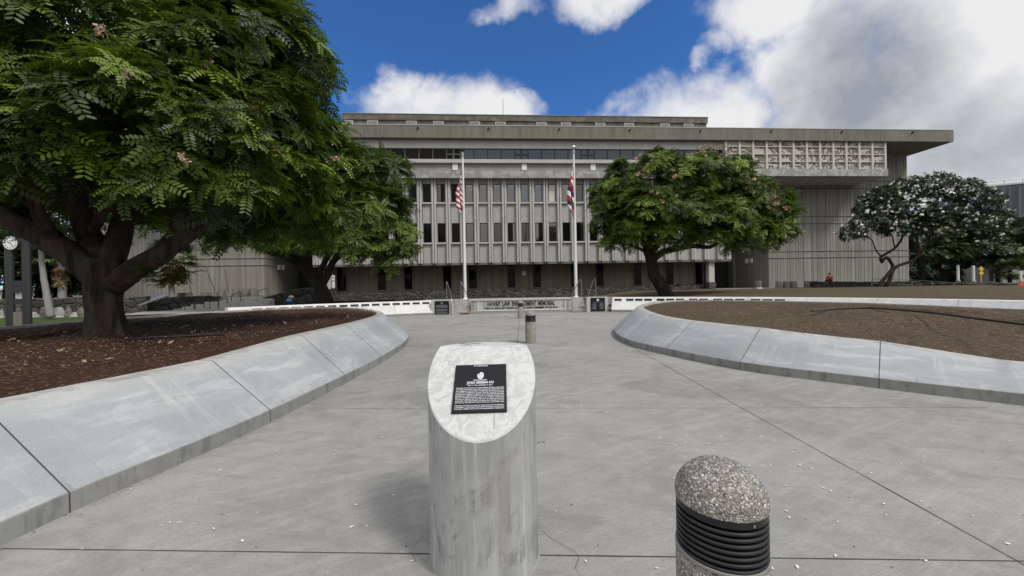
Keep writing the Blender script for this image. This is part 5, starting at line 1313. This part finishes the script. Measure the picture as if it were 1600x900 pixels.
m.add(vs, fs, 0, True).build('arch', 'clockmetal', ck)
for za, zb_ in ((.95, 1.15), (1.45, 1.95)): MB().box((-ri + .002, -dep * .3, za), (ri - .002, dep * .3, zb_)).build('cross_panel', 'clockmetal', ck)
MB().box((-ri + .01, -dep * .42, 0), (ri - .01, dep * .42, .62)).build('stone_block', 'potconc', ck)
hd = MB().lathe([(.40, 0), (.42, .02), (.42, .30), (.40, .32)], 40).build('clock_case', 'clockmetal', ck); hd.rotation_euler = (R(90), 0, 0); hd.location = (-.14, -dep / 2 + .03, Hc - .40); hd.scale = (.76, .76, .3)
dl = MB().lathe([(.365, 0), (.365, .012)], 40).build('dial', 'dialwhite', hd); dl.location = (0, 0, .32)
hm = MB()
for i in range(12):
    a = R(30 * i); mt_ = Matrix.Rotation(a, 4, 'Z'); hm.box((-.022, .25, .333), (.022, .33, .337), mat=mt_)
for a, l, w_ in ((R(-68 + 130), .17, .022), (R(-143), .28, .016)): hm.box((-w_, -.03, .338), (w_, l, .343), mat=Matrix.Rotation(a, 4, 'Z'))
hm.build('hands_and_marks', 'blackletter', hd)

lw1 = thing('lava_rock_wall', 'tall grey lava rock wall behind the lawn and the pale stones', 'wall')
a, b = P(-60, 489, 23.5), P(230, 486, 27); rough_wall((a.x, a.y, 0), (b.x, b.y, 0), 1.42, .5, 'stone', lw1, zb=.1)
lw2 = thing('lava_rock_wall', 'dark lava rock retaining wall stepping down towards the walkway by the concrete stairs', 'wall')
a, b = P(225, 488, 28), P(345, 480, 31); rough_wall((a.x, a.y, .0), (b.x, b.y, .0), 1.36, .6, 'stonedark', lw2, zb=.1)
a, b = P(188, 492, 26.5), P(240, 488, 27.5); rough_wall((a.x, a.y, .0), (b.x, b.y, .0), lambda f: .45 + .7 * f, .6, 'stone', lw2, 'stepped_end', .1)
sl = P(190, 484, 26); 
cp = MB(); a, b, c_, d_ = P(190, 484, 26.6), P(258, 462, 27.2), P(258, 460, 28), P(190, 480, 27.4)
cp.add([a, b, c_, d_], [(0, 1, 2, 3)]); cp.add([a - Vector((0, 0, .12)), b - Vector((0, 0, .12)), b, a], [(0, 1, 2, 3)]); cp.build('sloping_coping', 'mid', lw2)
lw3 = thing('lava_rock_wall', 'dark lava rock wall beside the stairs, below the shaded tower corner', 'wall')
a, b = P(392, 478, 31), P(506, 476, 33); rough_wall((a.x, a.y, .5), (b.x, b.y, .5), lambda f: .35 + 1.0 * min(1, f * 1.6), .7, 'stonedark', lw3, zb=.4)
for i, (px, py, h, w_, lab) in enumerate(((3, 492, .55, .4, 'pale rounded stone left of the clock at the foot of the lava wall'), (28, 490, .6, .5, 'pale stone seen between the legs of the clock'), (50, 493, .35, .8, 'long low pale stone just right of the clock'), (69, 493, .62, .6, 'upright pale stone touching the leaning palm trunk'), (92, 492, .6, .8, 'broad pale stone right of the leaning palm trunk'), (107, 494, .68, .35, 'narrow upright pale stone, like a small headstone'), (117, 492, .3, .5, 'low pale stone beside the upright headstone like one'), (127, 492, .55, .5, 'pale stone nearest the big fluted trunk'))):
    p_ = P(px, py, 23); t = thing('garden_stone', lab, 'stone', (p_.x, p_.y, .28), random.uniform(-.4, .4), 'pale stones in front of the lava wall')
    m = MB(); pr = []
    for q in range(7):
        f = q / 6; pr.append((w_ / 2 * (1 - .55 * f ** 2) + random.uniform(-.04, .04), h * f))
    pr.append((.02, h * 1.04)); m.lathe([(.02, -.02)] + pr, 9, smooth=False)
    m.v = [(x * 1.0, y * .6 + random.uniform(-.02, .02), z_) for x, y, z_ in m.v]; m.build('stone_block', 'potconc' if i % 2 else 'cap', t)
# white low building far left
fb = thing('white_outbuilding', 'low white building showing between the trunks behind the lava wall', 'building', (*P(30, 470, 48).xy, .2))
wb = MB(); a, b = P(-40, 470, 48), P(82, 452, 48); wb.box((a.x - fb.location.x, 0, 0), (b.x - fb.location.x, 6, b.z - .2)); wb.build('wall', 'farwall', fb)
rf = MB().box((a.x - fb.location.x - .4, -.4, b.z - .198), (b.x - fb.location.x + .4, 6.4, b.z + .05)).build('roof', 'vent', fb)
# stairs to the tower on the left
ls = P(335, 484, 29); st5 = thing('stair_flight', 'broad grey concrete steps rising to the left tower beside the rock walls', 'steps', (ls.x, ls.y, 0), R(6))
s = MB(); 
for i in range(6): s.box((-2.9, i * .5, .0), (3.2, 4.2, .42 + i * .14))
s = MB()
for i in range(6): s.box((-2.9 + i * .3, i * .5, (.28 + i * .155) if i else 0), (3.2, 4.6, .435 + i * .155))
s.build('steps', 'cap', st5)
wk = MB(); a, b, c_, d_ = P(180, 497, 22.5), P(372, 486, 23.5), P(372, 478.5, 28.5), P(225, 488, 27.5)
wk.quad(Vector((a.x, a.y, .36)), Vector((b.x, b.y, .42)), Vector((c_.x, c_.y, .42)), Vector((d_.x, d_.y, .36))); tag(wk.build('walkway', 'pave'), kind='structure')
def stair_rail(px, y0, y1, Y, label):
    a = P(px, y0, Y); t = thing('stair_rail', label, 'handrail', a, 0, 'dark rails on the left tower steps')
    w_ = P(px + 14, y0 - 3, Y + 1.6) - a; hh = P(px, y1, Y).z - a.z
    MB().tube([(0, 0, 0), (0, 0, hh * .75), (w_.x, w_.y, hh + w_.z), (w_.x, w_.y, w_.z)], .03, 6).build('rail', 'raildark', t)
for px, y0, y1, Y, lab in ((289, 486, 474, 27, 'dark rail nearest the rock wall at the foot of the tower steps'), (305, 485, 472, 27.5, 'dark rail second along the foot of the tower steps'), (328, 484, 468, 28, 'dark rail in the middle of the tower steps'), (341, 484, 467, 28.5, 'dark rail rising beside the middle of the tower steps'), (362, 474, 458, 31, 'dark rail at the top of the tower steps, in front of the pots'), (376, 474, 461, 31, 'dark rail at the top of the steps beside the lava rock edge'), (404, 462, 452, 33, 'short dark rail at the shaded tower corner')):
    stair_rail(px, y0, y1, Y, lab)
tp1 = P(250, 461, 29); t = thing('tarp_bundle', 'blue tarpaulin bundle lying on the rock wall below the tower', 'tarpaulin', (tp1.x, tp1.y, 1.25))
def lump(mb, c, r, n=14, k=8, seed=0, mi=0):
    rr = random.Random(seed); vs = []
    for q in range(k + 1):
        el = -math.pi / 2 + math.pi * q / k
        for i in range(n):
            a = 2 * math.pi * i / n; f = 1 + rr.uniform(-.13, .13); vs.append((c[0] + r[0] * math.cos(el) * math.cos(a) * f, c[1] + r[1] * math.cos(el) * math.sin(a) * f, c[2] + r[2] * math.sin(el) * f))
    mb.add(vs, [(q * n + i, q * n + (i + 1) % n, (q + 1) * n + (i + 1) % n, (q + 1) * n + i) for q in range(k) for i in range(n)], mi, True)
m = MB(); lump(m, (0, 0, .12), (.42, .3, .13), seed=3); lump(m, (.3, .05, .1), (.25, .25, .1), seed=5); m.build('folded_sheet', 'blue', t, sharp=180)
tp2 = P(452, 474, 30); t = thing('bag_bundle', 'blue bag with a tan sack on top, in the shade by the rock wall', 'bag', (tp2.x, tp2.y, .75))
m = MB(); lump(m, (0, 0, .12), (.25, .22, .2), seed=8); m.build('blue_bag', 'blue', t, sharp=180)
m = MB(); lump(m, (.14, .02, .38), (.2, .18, .15), seed=9); m.build('tan_sack', 'tan', t, sharp=180)

# ---------------------------------------------------------------- right background: rails, posts, signs
rr_ = thing('ramp_railing', 'long grey pipe railing along the ramp beyond the brown lawn', 'railing', (*P(1425, 450, 38).xy, .8))
m = MB(); q0 = Vector(rr_.location)
ra = [P(1362, 436, 40), P(1425, 437.5, 38), P(1490, 442, 34), P(1560, 446, 30), P(1600, 448.5, 27.5), P(1680, 455, 24)]
rb2 = [p_ - Vector((0, 0, .45)) for p_ in ra]
pp_ = MB(); pp_.tube([p_ - q0 for p_ in ra], .035, 8).tube([p_ - q0 for p_ in rb2], .03, 8); pp_.build('pipe_rails', 'rail', rr_)
dense = catmull(ra, False, 1.7)
for p_ in dense: MB().tube([p_ - q0 - Vector((0, 0, 1.0)), p_ - q0], .03, 8).build('post', 'rail', rr_)
rs2 = thing('grey_rock_wall', 'low grey rock wall running behind the ramp railing', 'wall')
a, b = P(1440, 450, 42), P(1640, 462, 31); rough_wall((a.x, a.y, .3), (b.x, b.y, .2), .95, .7, 'stone', rs2, zb=0)
def post(px, y0, y1, Y, r, mat, label, group='white posts by the road'):
    a = P(px, y0, Y); h = P(px, y1, Y).z - a.z; t = thing('marker_post', label, 'post', a, 0, group)
    MB().lathe([(r, -.1), (r, h - .05), (r * .6, h)], 12).build('post_shaft', mat, t); MB().lathe([(r * 1.7, -.1), (r * 1.7, .06), (r * 1.1, .1)], 12).build('post_foot', 'kerb', t)
post(1497, 439, 414, 48, .13, 'whitebox', 'white post farther from the yellow sign, under the dark trees')
post(1521, 440, 415, 48, .14, 'whitebox', 'white post close to the yellow diamond sign')
post(1565, 446, 412, 52, .12, 'rail', 'grey post before the pale house front, beside the small palm')
post(1595, 440, 424, 46, .1, 'whitebox', 'short white post above the orange sign')
ys = P(1533, 440, 47); t = thing('warning_sign', 'yellow sign of two stacked diamonds on a post by the road', 'sign', (ys.x, ys.y, ys.z))
MB().tube([(0, 0, -.3), (0, 0, 1.9)], .05, 8).build('sign_post', 'yellow', t)
for zz, rr2 in ((1.55, .32), (1.05, .3)):
    MB().add([(rr2 * math.cos(R(a_)) , -.06 if k == 0 else -.02, zz + rr2 * math.sin(R(a_))) for k in (0, 1) for a_ in (0, 90, 180, 270)], [(0, 3, 2, 1), (4, 5, 6, 7), (0, 1, 5, 4), (1, 2, 6, 5), (2, 3, 7, 6), (3, 0, 4, 7)]).build('diamond_plate', 'yellow', t)
os_ = P(1595, 464, 31); t = thing('octagon_sign', 'orange red octagonal sign at the end of the ramp railing', 'sign', (os_.x, os_.y, os_.z - .3))
MB().tube([(0, 0, 0), (0, 0, 1.2)], .04, 8).build('sign_post', 'rail', t)
MB().add([(.28 * math.cos(R(22.5 + 45 * a_)), y, 1.2 + .28 * math.sin(R(22.5 + 45 * a_))) for y in (-.07, -.03) for a_ in range(8)], [tuple(range(8)), tuple(range(15, 7, -1))] + [(i, i + 8, (i + 1) % 8 + 8, (i + 1) % 8) for i in range(8)]).build('octagon_plate', 'orange', t)
hs = P(1557, 446, 66); t = thing('pale_house', 'pale house front glimpsed under the trees by the road', 'building', (hs.x, hs.y, .4))
MB().box((-2.2, 0, 0), (5.5, 6, 4.6)).build('wall', 'farwall', t)
for x in (-1.2, .4, 2.0): MB().box((x, -.05, .8), (x + .7, .02, 2.9)).build('window', 'darkframe', t)
MB().box((-2.8, -.6, 4.602), (6, 6.6, 4.85)).build('roof', 'kerb', t)
# louvred grey building far right
fl_ = thing('louvred_building', 'far blue grey building with vertical cladding and a rooftop railing, behind the trees', 'building', (*P(1545, 440, 78).xy, 0), R(-26))
a = P(1545, 292, 78); MB().box((0, 0, 0), (50, 30, a.z)).build('cladding_wall', 'louvre', fl_)
m = MB()
for i in range(24): m.box((i * 1.3 + .3, -.16, a.z * .3), (i * 1.3 + random.uniform(.5, .8), -.003, a.z - .4))
m.build('vertical_fins', 'louvre', fl_)
m = MB(); m.tube([(0, .2, a.z + 1.1), (50, .2, a.z + 1.1)], .06, 6).tube([(0, .2, a.z + .55), (50, .2, a.z + .55)], .05, 6)
for i in range(20): m.tube([(i * 2.5, .2, a.z), (i * 2.5, .2, a.z + 1.1)], .05, 6)
m.build('roof_railing', 'rail', fl_); MB().box((-.1, -.1, a.z + .003), (50, 30, a.z + .3)).build('roof_edge', 'vent', fl_)

# ---------------------------------------------------------------- light and sky
SUN_AZ, SUN_EL = R(132), R(50)        # azimuth clockwise from +Y
sun = bpy.data.lights.new('sun', 'SUN'); sun.energy = 1.8; sun.angle = R(11); sun.color = (1, .96, .9)
so = bpy.data.objects.new('sun', sun); COL.objects.link(so)
d = Vector((math.sin(SUN_AZ) * math.cos(SUN_EL), math.cos(SUN_AZ) * math.cos(SUN_EL), math.sin(SUN_EL)))
so.rotation_euler = d.to_track_quat('Z', 'Y').to_euler(); so.location = d * 60

world = bpy.data.worlds.new('World'); scene.world = world; world.use_nodes = True
W = NT.__new__(NT); W.t = world.node_tree; W.tc = None; W.m = world
bg = W.t.nodes['Background']; bg.inputs['Strength'].default_value = .1
sky = W.n('ShaderNodeTexSky', sky_type='NISHITA'); sky.sun_disc = False; sky.sun_elevation = SUN_EL; sky.sun_rotation = SUN_AZ
sky.air_density = 1.0; sky.dust_density = .2; sky.ozone_density = 4.0
tc = W.n('ShaderNodeTexCoord'); vec = tc.outputs['Generated']
sepx = W.n('ShaderNodeSeparateXYZ'); W.link(vec, sepx.inputs[0])
nz1 = W.noise(3.2, 9, .58, vec); nz2 = W.noise(7.0, 9, .6, vec, dist=.3); nz3 = W.noise(2.0, 6, .6, vec)
az = W.math('ARCTAN2', sepx.outputs[0], sepx.outputs[1]); el = W.math('ARCSINE', sepx.outputs[2])
nzc = W.noise(5.0, 8, .6, vec, color=True); sc_ = W.n('ShaderNodeSeparateColor'); W.link(nzc, sc_.inputs[0])
azw = W.math('ADD', az, W.math('MULTIPLY', W.math('SUBTRACT', sc_.outputs[0], .5), .22)); elw = W.math('ADD', el, W.math('MULTIPLY', W.math('SUBTRACT', sc_.outputs[1], .5), .16))
def blob(px, py, hw, hh, amp=1.0):
    x, z_ = ray(px, py); a0 = math.atan2(x, 1); e0 = math.atan2(z_, math.hypot(x, 1))
    x1, z1_ = ray(px + hw, py); ra_ = abs(math.atan2(x1, 1) - a0); x2, z2_ = ray(px, py - hh); re_ = abs(math.atan2(z2_, math.hypot(x2, 1)) - e0)
    da = W.math('DIVIDE', W.math('SUBTRACT', azw, a0), ra_); de = W.math('DIVIDE', W.math('SUBTRACT', elw, e0), re_)
    s_ = W.math('SUBTRACT', 1.0, W.math('ADD', W.math('MULTIPLY', da, da), W.math('MULTIPLY', de, de)))
    return W.math('MULTIPLY', W.math('MAXIMUM', s_, -1.0), amp)
dens = None
for q in ((720, 190, 150, 70), (810, 182, 75, 40), (625, 150, 40, 55, .8), (670, 165, 60, 55), (1060, 200, 175, 85), (1160, 190, 70, 50), (1520, 150, 400, 300, 1.5), (1300, 110, 170, 170, 1.3), (1180, 10, 140, 70), (1400, 230, 330, 110, 1.3), (1420, 0, 330, 130), (60, 180, 330, 330), (930, -10, 90, 55), (800, 10, 46, 26, .6), (1125, 80, 45, 26, .7), (1100, 105, 30, 16, .6)):
    b_ = blob(*q); dens = b_ if dens is None else W.math('MAXIMUM', dens, b_)
side = W.n('ShaderNodeMapRange'); W.link(W.math('ABSOLUTE', W.math('ADD', az, .02)), side.inputs[0]); side.inputs[1].default_value = .85; side.inputs[2].default_value = 1.25; side.inputs[3].default_value = -1; side.inputs[4].default_value = .95
high = W.n('ShaderNodeMapRange'); W.link(el, high.inputs[0]); high.inputs[1].default_value = .75; high.inputs[2].default_value = 1.15; high.inputs[3].default_value = -1; high.inputs[4].default_value = .35
dens = W.math('MAXIMUM', dens, W.math('MAXIMUM', side.outputs[0], high.outputs[0]))
dens = W.math('ADD', dens, W.math('MULTIPLY', W.math('SUBTRACT', nz2, .5), 2.3))
alpha = W.n('ShaderNodeMapRange', interpolation_type='SMOOTHSTEP'); W.link(dens, alpha.inputs[0]); alpha.inputs[1].default_value = -.25; alpha.inputs[2].default_value = 1.0
gb = W.math('MAXIMUM', blob(1330, 150, 190, 150, 1.1), blob(1540, 240, 260, 100, .8))
gfac = W.math('ADD', W.math('MULTIPLY', W.math('ADD', gb, .1), .6), W.math('MULTIPLY', W.math('SUBTRACT', nz1, .42), 2.6))
gfac = W.math('MINIMUM', W.math('MAXIMUM', gfac, 0.0), 1.0)
ccol = W.mix(gfac, (7.0, 7.0, 7.1), (2.6, 2.9, 3.35))
rear = W.n('ShaderNodeMapRange'); W.link(W.math('ABSOLUTE', az), rear.inputs[0]); rear.inputs[1].default_value = 1.0; rear.inputs[2].default_value = 1.6
over = W.math('ADD', .42, W.math('MULTIPLY', sepx.outputs[2], 1.35))  # unseen rear clouds dimmed low and brightened overhead for more light from above
over = W.math('ADD', 1.0, W.math('MULTIPLY', rear.outputs[0], W.math('SUBTRACT', over, 1.0)))
cm = W.n('ShaderNodeVectorMath', operation='SCALE'); W.link(ccol, cm.inputs[0]); W.link(over, cm.inputs['Scale']); ccol = cm.outputs[0]
skyc = W.mix(1.0, sky.outputs[0], (.40, .74, 1.12), 'MULTIPLY')
final = W.mix(alpha.outputs[0], skyc, ccol)
W.link(final, bg.inputs['Color'])

scene.view_settings.view_transform = 'Standard'; scene.view_settings.look = 'None'; scene.view_settings.exposure = .27; scene.view_settings.gamma = 1
scene.view_settings.use_curve_mapping = False
scene.cycles.max_bounces = 6; scene.cycles.transparent_max_bounces = 4; scene.cycles.diffuse_bounces = 3; scene.cycles.glossy_bounces = 3
